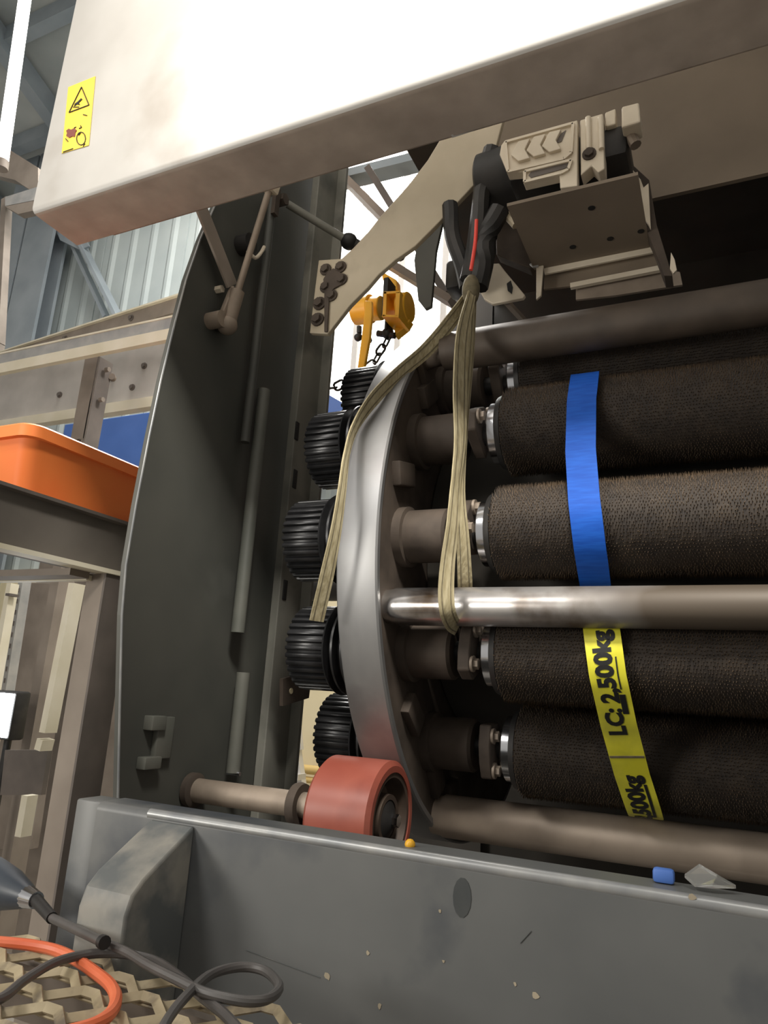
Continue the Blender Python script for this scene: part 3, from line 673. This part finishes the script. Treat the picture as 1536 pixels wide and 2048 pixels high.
# fluted flange section
a = pY(ZP([(668, 200), (820, 155), (832, 525), (790, 550), (745, 505), (672, 570)]), YM + .006)
MB().prism(a, (0, .03, 0)).build('flange_body', M['cream'], gm, smooth=0, bev=.002)
for x0_, x1_ in ((722, 726), (805, 812)):
    MB().cyl(at(*zp(x0_, 185), Y=YM + .004), at(*zp(x1_, 395), Y=YM + .004), .005, seg=12).build('flute', M['cream'], gm)
bolt(MB(), at(*zp(730, 430), Y=YM + .006), .008, .008).build('bolt', M['rust'], gm)
MB().prism(pY(ZP([(835, 150), (905, 122), (905, 225), (850, 240), (835, 235)]), YM + .012), (0, .03, 0)).build('flange_lug', M['cream'], gm, smooth=0, bev=.002)
MB().prism(pY(ZP([(945, 110), (1062, 80), (1072, 212), (945, 250)]), YM + .0), (0, .04, 0)).build('terminal_box', M['cream'], gm, smooth=0, bev=.003)
MB().tube([at(*zp(990, 250), Y=YM + .03), at(*zp(1010, 310), Y=YM + .03), at(*zp(1040, 370), Y=YM + .03)], .010, 10).build('cable_gland', M['dustbar'], gm)
# motor body behind, X axis
pc = at(*zp(560, 560), Y=YM + .10)
xa = at(*zp(150, 500), Y=YM).x; xb = at(*zp(1000, 400), Y=YM + .05).x
MB().box((xa + .004, YM + .02, pc.z - .055), (xb, YM + .16, HZ + .20), bev=.012).build('motor_body', M['blackiron'], gm)
MB().lathe_x([(xa - .075, .05), (xa - .07, .058), (xa - .01, .062), (xa + .01, .062)], YM + .10, pc.z + .02, 32).build('fan_cover', M['blackiron'], gm)
# tray
YT = 1.22
tr = thing('motor_tray', 'beige folded steel tray with two bright edges under the gear motor', 'bracket', at(1200, 570, Y=YT))
sh = [at(*zp(x, y), Z=at(*zp(430, 1190), Y=YT).z + .0) for x, y in ((480, 830), (1010, 690), (1130, 985), (430, 1190))]
zs = at(*zp(430, 1190), Y=YT).z
xl = at(*zp(430, 1190), Y=YT).x; xrr = at(*zp(1130, 985), Y=YT).x
MB().box((xl - .02, 1.02, zs), (xrr, YT, zs + .006)).build('tray_sheet', M['brownsheet'], tr, smooth=0)
for px, py in ((745, 790), (870, 995), (620, 1050), (1075, 945)):
    p = at(*zp(px, py), Z=zs - .0008); MB().cyl(p, p + Vector((0, 0, .002)), .006, seg=12).build('hole', M['ink'], tr)
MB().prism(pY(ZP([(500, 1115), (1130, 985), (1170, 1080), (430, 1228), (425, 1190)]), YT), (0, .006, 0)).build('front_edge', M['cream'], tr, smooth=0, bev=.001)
MB().prism(pY(ZP([(430, 1228), (1170, 1082), (1228, 1185), (600, 1310), (425, 1330)]), YT + .02), (0, .006, 0)).build('shaded_face', M['brownsheet'], tr, smooth=0)  # lit strips cream, strip between them brown: light and shade put into colour
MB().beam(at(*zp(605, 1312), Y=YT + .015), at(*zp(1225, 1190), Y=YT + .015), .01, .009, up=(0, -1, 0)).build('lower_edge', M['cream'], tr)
MB().prism(pY(ZP([(640, 1325), (1228, 1205), (1335, 1215), (1352, 1300), (900, 1372), (640, 1400)]), YT + .03), (0, .006, 0)).build('lower_plate', M['dustbar'], tr, smooth=0)
MB().prism(pY(ZP([(375, 1170), (425, 1150), (408, 1370), (375, 1400)]), YT - .01), (0, .006, 0)).build('left_hook', M['cream'], tr, smooth=0, bev=.001)
MB().prism(pY(ZP([(328, 1160), (405, 1135), (385, 1178), (350, 1180)]), YT - .015), (0, .006, 0)).build('left_tab', M['rail'], tr, smooth=0, bev=.001)
MB().prism(pY(ZP([(1000, 505), (1072, 595), (1092, 650), (1125, 620), (1140, 925), (1080, 830), (1012, 690)]), YT - .06), (0, .006, 0)).build('side_arm', M['cream'], tr, smooth=0, bev=.001)
MB().prism(pY(ZP([(1000, 480), (1130, 600), (1180, 900), (1285, 1240), (1230, 1240), (1140, 1000), (1000, 700)]), YT - .045), (0, .04, 0)).build('side_plate', M['rust'], tr, smooth=0, bev=.001)
MB().prism(pY(ZP([(1275, 1080), (1300, 1130), (1315, 1200), (1290, 1225), (1268, 1190)]), YT - .05), (0, .006, 0)).build('side_tab', M['cream'], tr, smooth=0, bev=.001)
MB().prism(pY(ZP([(100, 700), (480, 760), (480, 1130), (330, 1190), (110, 1100)]), YT + .01), (0, .03, 0)).build('left_plate', M['rust'], tr, smooth=0, bev=.002)
MB().tube([at(*zp(140, 800), Y=1.14), at(*zp(190, 850), Y=1.14), at(*zp(240, 905), Y=1.14)], .008, 8).build('cable_fitting', M['creamarm'], tr)
# pale triangular plate
t = thing('guide_plate', 'pale cream triangular plate beside the sling knot', 'plate', at(1000, 600, Y=1.2))
MB().prism(pY([(962, 528), (998, 526), (1010, 542), (1050, 590), (1046, 596), (985, 608), (968, 598), (957, 578)], 1.2), (0, .01, 0)).build('plate', M['cream'], t, smooth=0, bev=.002)
MB().prism(pY([(1014, 568), (1022, 562), (1026, 575), (1024, 588), (1016, 582)], 1.1995), (0, -.002, 0)).build('worn_hole', M['ink'], t, smooth=0)
MB().beam(at(1010, 600, Y=1.21), at(1060, 655, Y=1.3), .01, .01).build('stay_rod', M['rack'], t)
# black cables and red cord above knot
for i, (pp, r_, mm, lab, nm) in enumerate((
    ([(985, 300), (968, 360), (960, 430), (950, 500), (938, 560)], .018, 'blackiron', 'thick black cable dropping beside the motor to the sling knot', 'black_cable'),
    ([(1000, 420), (975, 470), (968, 520), (955, 575)], .020, 'blackiron', 'short thick black hose bent right of the red cord', 'black_hose'),
    ([(900, 410), (905, 470), (925, 530), (935, 575)], .016, 'blackiron', 'black cable looping left of the red cord', 'black_cable'),
    ([(953, 440), (951, 480), (947, 510), (942, 540)], .0035, 'red', 'thin red cord hanging among the black cables', 'red_cord'))):
    tag(MB().tube([at(*p, Y=1.13 - .045 * (i == 3) + .02 * (i == 2)) for p in pp], r_, 10, 4).build(nm, M[mm]), lab, 'cable')
tag(MB().box(at(890, 520, Y=1.30), at(935, 600, Y=1.36), bev=.01).build('valve_block', M['blackiron']), 'small black valve block behind the sling knot', 'valve')

# ================================================================ support wheel and axle tube
WYc, WZc, WR = 1.118, 1.308, .090
wh = thing('support_wheel', 'red polyurethane wheel with brown iron hub under the steel rim', 'wheel', (XR - .04, WYc, WZc))
x0, x1 = -.605, -.49
MB().lathe_x([(x0, WR - .006), (x0 + .006, WR), (x1 - .006, WR), (x1, WR - .008), (x1, WR - .018), (x0, WR - .018)], WYc, WZc, 72, True).build('tyre', M['redpu'], wh)
MB().lathe_x([(x0 + .006, WR - .018), (x1 - .002, WR - .018), (x1 - .002, WR - .026), (x1 - .03, WR - .034), (x1 - .03, .04), (x1 - .006, .038), (x1 - .006, .030), (x0 + .006, .03)], WYc, WZc, 60, True).build('hub', M['rimbrown'], wh)
MB().lathe_x([(x1 - .035, .030), (x1 - .008, .030), (x1 - .004, .022), (x1 + .002, .012)], WYc, WZc, 28).build('bearing_cap', M['blackiron'], wh)
m = MB(); m.cyl((x1 + .001, WYc, WZc), (x1 + .012, WYc, WZc), .010, seg=6); m.build('axle_nut', M['shiny'], wh)
ax = thing('axle_tube', 'dusty grey axle tube with a collar running to the red wheel', 'tube', (-.8, WYc, WZc))
MB().cyl((-.885, WYc, WZc + .004), (x0 - .002, WYc, WZc + .004), .021, seg=28).build('tube', M['dustbar'], ax)
MB().lathe_x([(-.672, .021), (-.672, .034), (-.664, .036), (-.656, .034), (-.656, .021)], WYc, WZc + .004, 32).build('collar', M['rust'], ax)
MB().lathe_x([(-.897, .03), (-.885, .03), (-.880, .022)], WYc, WZc + .004, 24).build('end_flange', M['rust'], ax)
MB().box((-.668, WYc - .02, WZc - .09), (-.66, WYc + .02, WZc - .02)).build('bracket', M['rust'], ax, smooth=0)
# small drilled bracket in the gap above ladder
t = tag(MB().prism(pX([(566, 1358), (584, 1352), (620, 1380), (618, 1396), (566, 1412)], -.80), (-.008, 0, 0)).build('drilled_bracket', M['rust'], smooth=0), 'small brown bracket with a round hole between pulleys and column', 'bracket')
p = at(583, 1382, X=-.7985)
MB().cyl(p, p + Vector((-.002, 0, 0)), .006, seg=16).build('round_hole', M['creamwall'], t)
tag(MB().box(at(560, 1215, Y=1.62), at(660, 1150, Y=1.7), bev=.01).build('green_gearbox', M['green']), 'dark green gearbox housing glimpsed behind the pulleys', 'gearbox')
tag(MB().beam(at(600, 780, Y=1.7), at(720, 850, Y=1.75), .06, .05).build('blue_lit_bar', M['bluepanel'], smooth=0), 'bar tinted with its blue light, sloping behind the upper pulleys', 'bar')  # blue light on the bar is put into its colour

# ================================================================ front guard panel
PYY, PZ = .70, 1.354
gp = thing('guard_panel', 'long blue-grey front guard panel with a painted highlight along its top edge', 'panel', (-.3, PYY, .2))
m = MB(); r_ = .010
arc = [(PYY + r_ - r_ * math.cos(k * math.pi / 12), PZ - r_ + r_ * math.sin(k * math.pi / 12)) for k in range(7)]
m.prism([(-.70, y, z) for y, z in [(PYY, .1)] + arc + [(PYY + .045, PZ), (PYY + .045, PZ - .006), (PYY + .012, PZ - .006), (PYY + .008, .1)]], (1.6, 0, 0)).build('sheet', M['panel'], gp)
MB().cyl((-.62, PYY + .0052, PZ - .0052), (.9, PYY + .0052, PZ - .0052), .0062, seg=14).build('edge_highlight', M['edge'], gp)  # paler rod along the edge, its highlight put into the colour
MB().box((-.74, PYY + .004, .1), (-.698, PYY + .045, PZ - .001), bev=.003).build('end_post', M['panel'], gp)
for px, py, s in ((924, 1795, .010),):
    p = at(px, py, Y=PYY - .0006); m = MB(); m.prism([p + Vector((s * .9 * math.cos(a), 0, s * 1.7 * math.sin(a))) for a in [k * math.pi / 7 for k in range(14)]], (0, .0004, 0)); m.build('oil_stain', M['stain'], gp, smooth=0)
for px, py, r0 in ((655, 1953, .0035), (1385, 1795, .0028), (1071, 1992, .003), (880, 1822, .0016), (735, 1905, .002), (759, 2013, .0022), (887, 1923, .0016), (1030, 1968, .0016)):
    p = at(px, py, Y=PYY - .0005); m = MB(); m.prism([p + Vector((r0 * math.cos(a) * random.uniform(.6, 1.3), 0, r0 * math.sin(a) * random.uniform(.6, 1.3))) for a in [k * math.pi / 4 for k in range(8)]], (0, .0003, 0)); m.build('paint_chip', M['creamarm'], gp, smooth=0)
m = MB(); m.beam(at(1040, 1886, Y=PYY - .0006), at(1062, 1862, Y=PYY - .0006), .0004, .0008, up=(0, -1, 0)); m.beam(at(492, 1900, Y=PYY - .0006), at(640, 1955, Y=PYY - .0006), .0004, .0005, up=(0, -1, 0)); m.build('scratch', M['block'], gp, smooth=0)
# wedge topped block on the panel
xw0, xw1 = -.614, -.549
fb = [(PYY, 1.345), (.628, 1.303), (.614, 1.290), (.608, 1.272), (.608, 1.02), (PYY, .98)]
MB().prism([(xw0, y, z) for y, z in fb], (xw1 - xw0, 0, 0)).build('catch_block', M['block'], gp, smooth=20, bev=.003)
# litter on the flange
p = at(1415, 1772, Y=.728)
m = MB(); P = [p + Vector(v) for v in ((-.018, 0, .004), (-.006, .006, .013), (.008, -.002, .008), (.022, .002, .001), (.004, -.008, .0), (-.010, -.006, -.001))]
m.prism(P, (0, .004, .002)); tag(m.build('plastic_wrapper', M['plastic'], smooth=0), 'crumpled clear plastic wrapper on the panel top edge', 'wrapper')
p = at(1330, 1759, Y=.732); m = MB(); m.box(p + Vector((-.010, -.005, -.003)), p + Vector((.008, .006, .009)), bev=.003); tag(m.build('blue_scrap', M['bluepanel']), 'small blue scrap beside the plastic wrapper', 'scrap')
p = at(820, 1689, Y=.722); tag(MB().sph(p, .0055, 10).build('brass_nut', M['hoist']), 'tiny brass fitting on the panel edge below the red wheel', 'fitting')

# ================================================================ blue / yellow strap over the rollers
rs = .0875
path = []
def arc_pts(a, f0, f1, n=8):
    y, z = pol(a, RP)
    for k in range(n + 1):
        f = math.radians(f0 + (f1 - f0) * k / n); path.append((y - rs * math.cos(f), z + rs * math.sin(f)))
arc_pts(51.4, 20, 5, 2)
path[:] = [pol(40, .475)]
arc_pts(25.7, 25.7 + 52, 12.85, 12); arc_pts(0, 12.85, -52, 12); path.append(pol(-13.2, .456))
arc_pts(-25.7, 26, -38.5, 12); arc_pts(-51.4, -38.5, -100, 12); path.append(pol(-64.6, .452))
curve_px = [(690, 1176), (730, 1172), (800, 1163), (900, 1161), (1000, 1168), (1100, 1180), (1160, 1189), (1260, 1203), (1350, 1215), (1450, 1237), (1550, 1264), (1650, 1297), (1720, 1325)]
ys_ = [c[0] for c in curve_px]; xs_ = [c[1] for c in curve_px]
def solve(y, z):
    X = -.17
    for _ in range(12):
        px, py = proj((X, y, z)); e_ = np.interp(py, ys_, xs_) - px; X += e_ / 1420 * 1.15
    return X
# resample densely
P3 = []
for i in range(len(path) - 1):
    (ya, za), (yb, zb_) = path[i], path[i + 1]; L_ = math.hypot(yb - ya, zb_ - za); n_ = max(1, int(L_ / .006))
    for k in range(n_): q = k / n_; P3.append((ya + (yb - ya) * q, za + (zb_ - za) * q))
P3 = [Vector((solve(y, z), y, z)) for y, z in P3]
S = [0.0]
for i in range(1, len(P3)): S.append(S[-1] + (P3[i] - P3[i - 1]).length)
PYs = [proj(p)[1] for p in P3]
def frame(i):
    t_ = (P3[min(i + 2, len(P3) - 1)] - P3[max(i - 2, 0)]).normalized(); n_ = Vector((0, -t_.z, t_.y)); n_ = n_ if n_.y < 0 or n_.z > 0 and abs(n_.y) < .3 else -n_
    n_.normalize(); wv = t_.cross(n_).normalized(); wv = wv if wv.x > 0 else -wv
    return t_, n_, wv
isplit = next(i for i in range(len(P3)) if (P3[i].z < 1.665))
sp = thing('ratchet_strap', 'blue load strap with yellow printed sleeve running over the rollers', 'strap', P3[0])
HWB, HWY = .0232, .0262
def bandm(i0, i1, hw, off, th):
    idx = range(i0, i1); F = [frame(i) for i in idx]
    return MB().ribbon([P3[i] + f[1] * off for i, f in zip(idx, F)], [f[2] * hw for f in F], [f[1] for f in F], th)
bandm(0, isplit + 3, HWB, 0, .0022).build('blue_webbing', M['blue'], sp, smooth=60)
m = bandm(0, isplit + 3, .0012, .0, .0026)
yl = tag(bandm(isplit - 2, len(P3), HWY, .0004, .0024).build('printed_sleeve', M['yellowweb'], sp, smooth=60), 'yellow sleeve printed with load capacity')
def sample(s):
    i = min(max(int(np.searchsorted(S, s)) - 1, 0), len(P3) - 2); q = (s - S[i]) / max(1e-9, S[i + 1] - S[i])
    t_, n_, wv = frame(i); return P3[i].lerp(P3[i + 1], q), n_, wv
def s_at_py(py): return float(np.interp(py, PYs, S)) if PYs[0] < PYs[-1] else 0
def strap_text(txt, s_end, length, v0, height, name='lettering'):
    cu = bpy.data.curves.new('lettering_curve', 'FONT'); cu.body = txt; cu.size = 1; cu.offset = .05; cu.resolution_u = 3
    o = bpy.data.objects.new('lettering_tmp', cu); COL.objects.link(o); bpy.context.view_layer.update()
    me = bpy.data.meshes.new_from_object(o.evaluated_get(bpy.context.evaluated_depsgraph_get())); bpy.data.objects.remove(o)
    bm = bmesh.new(); bm.from_mesh(me)
    xs = [v.co.x for v in bm.verts]; x0_, x1_ = min(xs), max(xs); cap = .70
    for _ in range(2): bmesh.ops.subdivide_edges(bm, edges=[e for e in bm.edges if e.calc_length() > .12], cuts=1)
    bmesh.ops.triangulate(bm, faces=bm.faces[:])
    for v in bm.verts:
        s = s_end + (x1_ - v.co.x) / (x1_ - x0_) * length; vv = v0 - v.co.y / cap * height
        p, n_, wv = sample(s); v.co = p + wv * vv + n_ * .0024
    mb = MB(); mb.bm.free(); mb.bm = bm
    return mb.build(name, M['ink'], yl, smooth=0)
s1 = s_at_py(1262); s2 = s_at_py(1468)
strap_text('LC: 2,500kg', s1, s2 - s1, .0085, .0240)
s3 = s_at_py(1548)
strap_text('LC: 2,500kg', s3, s2 - s1, .0085, .0240)
def strip(s0, s1, v, w, m_, nm):
    n_ = 14; c = []; wd = []; nn = []
    for k in range(n_ + 1):
        p, nr, wv = sample(s0 + (s1 - s0) * k / n_); c.append(p + wv * v + nr * .0022); wd.append(wv * w); nn.append(nr)
    MB().ribbon(c, wd, nn, .0008).build(nm, m_, yl, smooth=0)
strip(s_at_py(1315), s_at_py(1378), .0150, .0010, M['ink'], 'fine_print')
strip(s_at_py(1388), s_at_py(1426), .0150, .0042, M['ink'], 'print_block')
strip(s_at_py(1568), s_at_py(1640), .0150, .0022, M['ink'], 'print_block')
strip(s_at_py(1510), s_at_py(1514), .0, HWY * .96, M['slingdark'], 'seam')

# ================================================================ beige sling
sl = thing('webbing_sling', 'long beige webbing sling knotted at the top and looped round the polished bar', 'sling', at(940, 590, Y=1.1))
def sling(pts, hw, name='strand', wdir=None, n=5):
    """pts: (px, py, Y, roll deg)"""
    P = catmull([at(p[0], p[1], Y=p[2]) for p in pts], n)
    tw = np.interp(np.arange(len(P)) / (len(P) - 1), np.linspace(0, 1, len(pts)), [p[3] for p in pts])
    hs = np.interp(np.arange(len(P)) / (len(P) - 1), np.linspace(0, 1, len(pts)), [(p[4] if len(p) > 4 else hw) for p in pts])
    W = []; N_ = []
    for i, p in enumerate(P):
        t_ = (P[min(i + 1, len(P) - 1)] - P[max(i - 1, 0)]).normalized(); v = (p - CAMP).normalized()
        s_ = t_.cross(v).normalized(); n_ = s_.cross(t_).normalized(); a = math.radians(tw[i])
        W.append((s_ * math.cos(a) + n_ * math.sin(a)) * hs[i]); N_.append((n_ * math.cos(a) - s_ * math.sin(a)))
    MB().ribbon(P, W, N_, .0028).build(name, M['sling'], sl, smooth=60)
    for sgn in (-.55, .55):
        MB().ribbon([p + w_ * sgn for p, w_ in zip(P, W)], [w_ * .07 for w_ in W], N_, .0042).build('stitching', M['slingdark'], sl, smooth=60)
sling([(948, 575, 1.13, 50, .012), (915, 625, 1.12, 30, .014), (858, 695, 1.13, 15, .014), (800, 745, 1.10, 20, .013), (750, 795, 1.055, 30, .013), (712, 850, 1.03, 55, .012), (694, 905, 1.005, 62, .010), (684, 980, .99, 50, .010), (672, 1060, .985, 40, .011), (655, 1145, .99, 25, .012), (633, 1242, 1.005, 20, .012)], .012)
sling([(944, 585, 1.10, 20, .008), (925, 670, 1.07, 40, .014), (920, 780, 1.05, 45, .016), (920, 880, 1.04, 50, .014), (912, 960, 1.035, 55, .012), (905, 1050, 1.03, 40, .012), (896, 1120, 1.03, 25, .012), (892, 1180, 1.03, 10, .0125), (895, 1222, 1.035, 5, .0125), (905, 1248, 1.06, 5, .0125), (915, 1256, 1.10, 5, .0125)], .012)
sling([(948, 590, 1.12, 60, .008), (942, 700, 1.09, 60, .010), (930, 850, 1.07, 65, .010), (920, 980, 1.06, 40, .010), (926, 1080, 1.07, 20, .011), (930, 1165, 1.10, 5, .012), (930, 1190, 1.13, 5, .012)], .012)
p = at(942, 580, Y=1.11); m = MB(); m.sph((0, 0, 0), .024, 14)
bmesh.ops.transform(m.bm, matrix=Matrix.Translation(p) @ Matrix.Diagonal((.7, .7, 1.3, 1)), verts=m.bm.verts[:]); m.build('knot', M['slingdark'], sl)

# ================================================================ chain hoist
YH = 1.6
hs_ = thing('lever_chain_hoist', 'yellow lever chain hoist hanging with black chain behind the steel rim', 'hoist', at(770, 560, Y=YH))
def hp(x, y): return (640 + x / 3.339, 300 + y / 3.339)
def H3(x, y, Y=YH): return at(*hp(x, y), Y=Y)
m = MB(); m.cyl(H3(235, 1075), H3(345, 1060), .041, seg=28); m.build('ratchet_drum', M['hoist'], hs_, bev=.003)
m = MB(); m.cyl(H3(345, 1062), H3(415, 1055), .034, seg=24); m.build('brake_housing', M['hoist'], hs_, bev=.003)
m = MB(); a, c = H3(425, 945, YH - .03), H3(540, 1110, YH - .03)
for q in (pY([hp(425, 945), hp(445, 942), hp(440, 1108), hp(415, 1112)], YH - .06), pY([hp(505, 950), hp(535, 945), hp(525, 1115), hp(500, 1110)], YH - .06), pY([hp(425, 945), hp(535, 938), hp(535, 955), hp(425, 962)], YH - .06), pY([hp(415, 1098), hp(525, 1102), hp(525, 1118), hp(412, 1112)], YH - .06)):
    m.prism(q, (0, .08, 0))
m.build('side_frame', M['hoist'], hs_, smooth=0, bev=.001)
m = MB(); m.box(H3(440, 1100, YH - .05), H3(505, 955, YH + .03)); m.build('load_sheave', M['blackiron'], hs_)
m = MB(); m.cyl(H3(535, 1060), H3(600, 1050), .046, .042, seg=28); m.build('gear_cover', M['hoist'], hs_, bev=.004)
m = MB(); m.prism(pY([hp(500, 1115), hp(560, 1115), hp(600, 1130), hp(570, 1180), hp(495, 1240)], YH), (0, .03, 0)); m.build('lower_guard', M['hoist'], hs_, smooth=0, bev=.003)
m = MB(); m.prism(pY([hp(405, 800), hp(440, 825), hp(510, 865), hp(515, 935), hp(440, 940), hp(440, 890), hp(415, 860)], YH), (0, .03, 0)); m.build('top_hook', M['hoist'], hs_, smooth=0, bev=.004)
m = MB(); m.prism(pY([hp(300, 1000), hp(345, 1005), hp(345, 1100), hp(330, 1250), hp(290, 1470), hp(245, 1470), hp(275, 1250), hp(290, 1120)], YH - .06), (0, .014, 0)); m.build('lever_handle', M['hoist'], hs_, smooth=0, bev=.004)
m = MB(); m.box(H3(425, 1200, YH - .02), H3(490, 1118, YH + .02), bev=.004); m.sph(H3(450, 1225), .016); m.cyl(H3(385, 1225), H3(500, 1240), .009, seg=10); m.build('chain_guide', M['blackiron'], hs_)
m = MB(); m.cyl(H3(262, 1180, YH - .03), H3(262, 1225, YH - .03), .007, seg=10); m.sph(H3(255, 1250, YH - .03), .012); m.sph(H3(325, 1270, YH - .03), .010); m.build('stop_knob', M['blackiron'], hs_)
# chain links
lm = MB(); L1, W1, rr_ = .0165, .0105, .0033
loopc = [Vector((W1 * math.cos(a), 0, W1 * math.sin(a) + (L1 - W1) * (1 if math.sin(a) > 0 else -1))) for a in [k * 2 * math.pi / 14 + .01 for k in range(14)]]
rings = []
for i, p in enumerate(loopc):
    t_ = (loopc[(i + 1) % 14] - loopc[i - 1]).normalized(); x_ = Vector((0, 1, 0)); y_ = t_.cross(x_)
    rings.append([lm.bm.verts.new(p + (x_ * math.cos(k * math.pi / 3) + y_ * math.sin(k * math.pi / 3)) * rr_) for k in range(6)])
for i in range(14):
    A, B_ = rings[i], rings[(i + 1) % 14]
    for k in range(6): lm.bm.faces.new((A[k], A[(k + 1) % 6], B_[(k + 1) % 6], B_[k]))
link0 = lm.build('chain_link', M['blackiron'])
lme = link0.data; bpy.data.objects.remove(link0)
def chain(pts, parent, step=.0262):
    P = catmull(pts, 8); d = [0]
    for i in range(1, len(P)): d.append(d[-1] + (P[i] - P[i - 1]).length)
    n_ = int(d[-1] / step)
    for k in range(n_ + 1):
        s = k * step; i = min(int(np.searchsorted(d, s)), len(P) - 1); i = max(i, 1)
        p = P[i - 1].lerp(P[i], (s - d[i - 1]) / max(1e-6, d[i] - d[i - 1])); t_ = (P[i] - P[i - 1])
        q = t_.to_track_quat('Z', 'Y') @ Matrix.Rotation(math.radians(90 * (k % 2) + 25), 3, 'Z').to_quaternion()
        o = bpy.data.objects.new('chain_link', lme); COL.objects.link(o); o.parent = parent; o.rotation_mode = 'QUATERNION'
        o.location = p - wloc(parent); o.rotation_quaternion = q
chain([H3(460, 1225), H3(440, 1290), H3(405, 1335), H3(375, 1400), H3(330, 1440), H3(300, 1490)], hs_)
hc = thing('slack_chain', 'short black chain between the grey column and the top pulley', 'chain', at(660, 775, Y=1.45))
chain([at(628, 772, Y=1.45), at(645, 776, Y=1.45), at(662, 776, Y=1.45), at(680, 770, Y=1.45), at(700, 758, Y=1.45)], hc)

# ================================================================ walkway mesh, cables, tool
MZ = 1.23
wk = thing('mesh_walkway', 'tan raised expanded-metal walkway in front of the guard panel', 'walkway', (-.6, .5, MZ))
LW, SW = .098, .040; m = MB()
rows = []
y = .16; j = 0
while y < .60:
    xx = -1.25 + (LW / 2 if j % 2 else 0); pts = []
    while xx < .05:
        # bond, rise, bond of the neighbour row
        pts += [(xx, y - SW * .0), (xx + LW * .16, y), (xx + LW * .50 - LW * .08, y + SW * .46), (xx + LW * .50 + LW * .08, y + SW * .46), (xx + LW * .84, y)]
        xx += LW
    P = [Vector((a_ + random.uniform(-.0007, .0007), b_, MZ + (b_ - y) * .22)) for a_, b_ in pts]
    prev = None
    for i, p in enumerate(P):
        d = (P[min(i + 1, len(P) - 1)] - P[max(i - 1, 0)]); d.z = 0; d.normalize(); sd = Vector((-d.y, d.x, 0))
        tl = (sd * .80 + Vector((0, 0, .62))).normalized() * .0042; nn = tl.cross(d).normalized() * .0011
        q = [m.bm.verts.new(v) for v in (p - tl - nn, p + tl - nn, p + tl + nn, p - tl + nn)]
        if prev:
            for k in range(4): m.bm.faces.new((prev[k], prev[(k + 1) % 4], q[(k + 1) % 4], q[k]))
        prev = q
    y += SW * .5; j += 1
    y += SW * .0
tag(m.build('expanded_mesh', M['mesh'], wk, smooth=0), kind='stuff')
MB().box((-1.3, .585, MZ - .06), (.1, .598, MZ - .012)).build('support_angle', M['rack'], wk, smooth=0)
MB().box((-1.3, .30, MZ - .07), (.1, .33, MZ - .012)).build('support_angle', M['rack'], wk, smooth=0)
MB().box((-1.3, .1, MZ - .30), (.1, .59, MZ - .28)).build('drip_tray', M['rack'], wk, smooth=0)
def onm(pts, h=.011): return [at(px, py, Z=MZ + h + (dz if dz else 0)) for px, py, dz in [(p + (0,))[:3] for p in pts]]
ch = tag(MB().tube(onm([(-60, 2010), (0, 1998), (50, 1960), (110, 1925), (180, 1908), (250, 1908), (310, 1922), (360, 1955), (400, 1990), (450, 2030), (490, 2075)], .016), .0042, 10, 5).build('black_cable', M['cable']),
         'long black cable arching over the mesh from the left edge', 'cable')
tag(MB().tube(onm([(310, 2090), (335, 2040), (370, 1995), (420, 1950), (480, 1934), (530, 1942), (558, 1972), (540, 1996), (500, 2003), (450, 1996), (405, 1984), (360, 1962), (300, 1932), (255, 1905), (210, 1886)], .022), .0042, 10, 5).build('looped_cable', M['cable']),
    'black cable forming a loop against the guard panel', 'cable')
tag(MB().tube(onm([(-60, 1880), (0, 1884), (60, 1890), (110, 1900), (150, 1918), (190, 1945), (222, 1972), (232, 2000), (218, 2030), (180, 2052), (130, 2066)], .010), .0052, 10, 5).build('orange_hose', M['hose']),
    'orange hose curving across the mesh walkway', 'hose')
tl = thing('grease_gun', 'dark blue hand tool with a shiny ferrule and slim grey rod on the walkway', 'tool', at(60, 1800, Z=MZ + .02))
a = at(-70, 1745, Y=.70); c = at(58, 1795, Y=.655); d = (c - a).normalized()
MB().lathe_x([(0, .030), (.05, .029), (.09, .023), (.118, .015), (.13, .011)], 0, 0, 28).build('tool_body', M['tool'])
tb = bpy.data.objects['tool_body']; L_ = (c - a).length; q = d.to_track_quat('X', 'Z').to_matrix().to_4x4()
tb.data.transform(Matrix.Translation(a) @ q @ Matrix.Diagonal((L_ / .13, 1, 1, 1))); tb.data.transform(Matrix.Translation(-tl.location)); tb.parent = tl
MB().cyl(c - d * .004, c + d * .018, .012, .009, seg=16).build('ferrule', M['shiny'], tl)
e0 = c + d * .018; e1 = at(104, 1836, Y=.625)
MB().cyl(e0, e1, .007, .006, seg=12).build('neck', M['blackiron'], tl)
e2 = at(206, 1884, Y=.578)
MB().cyl(e1, e2, .0045, seg=12).build('rod', M['cable'], tl)
d2 = (e2 - e1).normalized(); MB().cyl(e2 - d2 * .003, e2 + d2 * .004, .0062, seg=12).build('collar', M['blackiron'], tl)
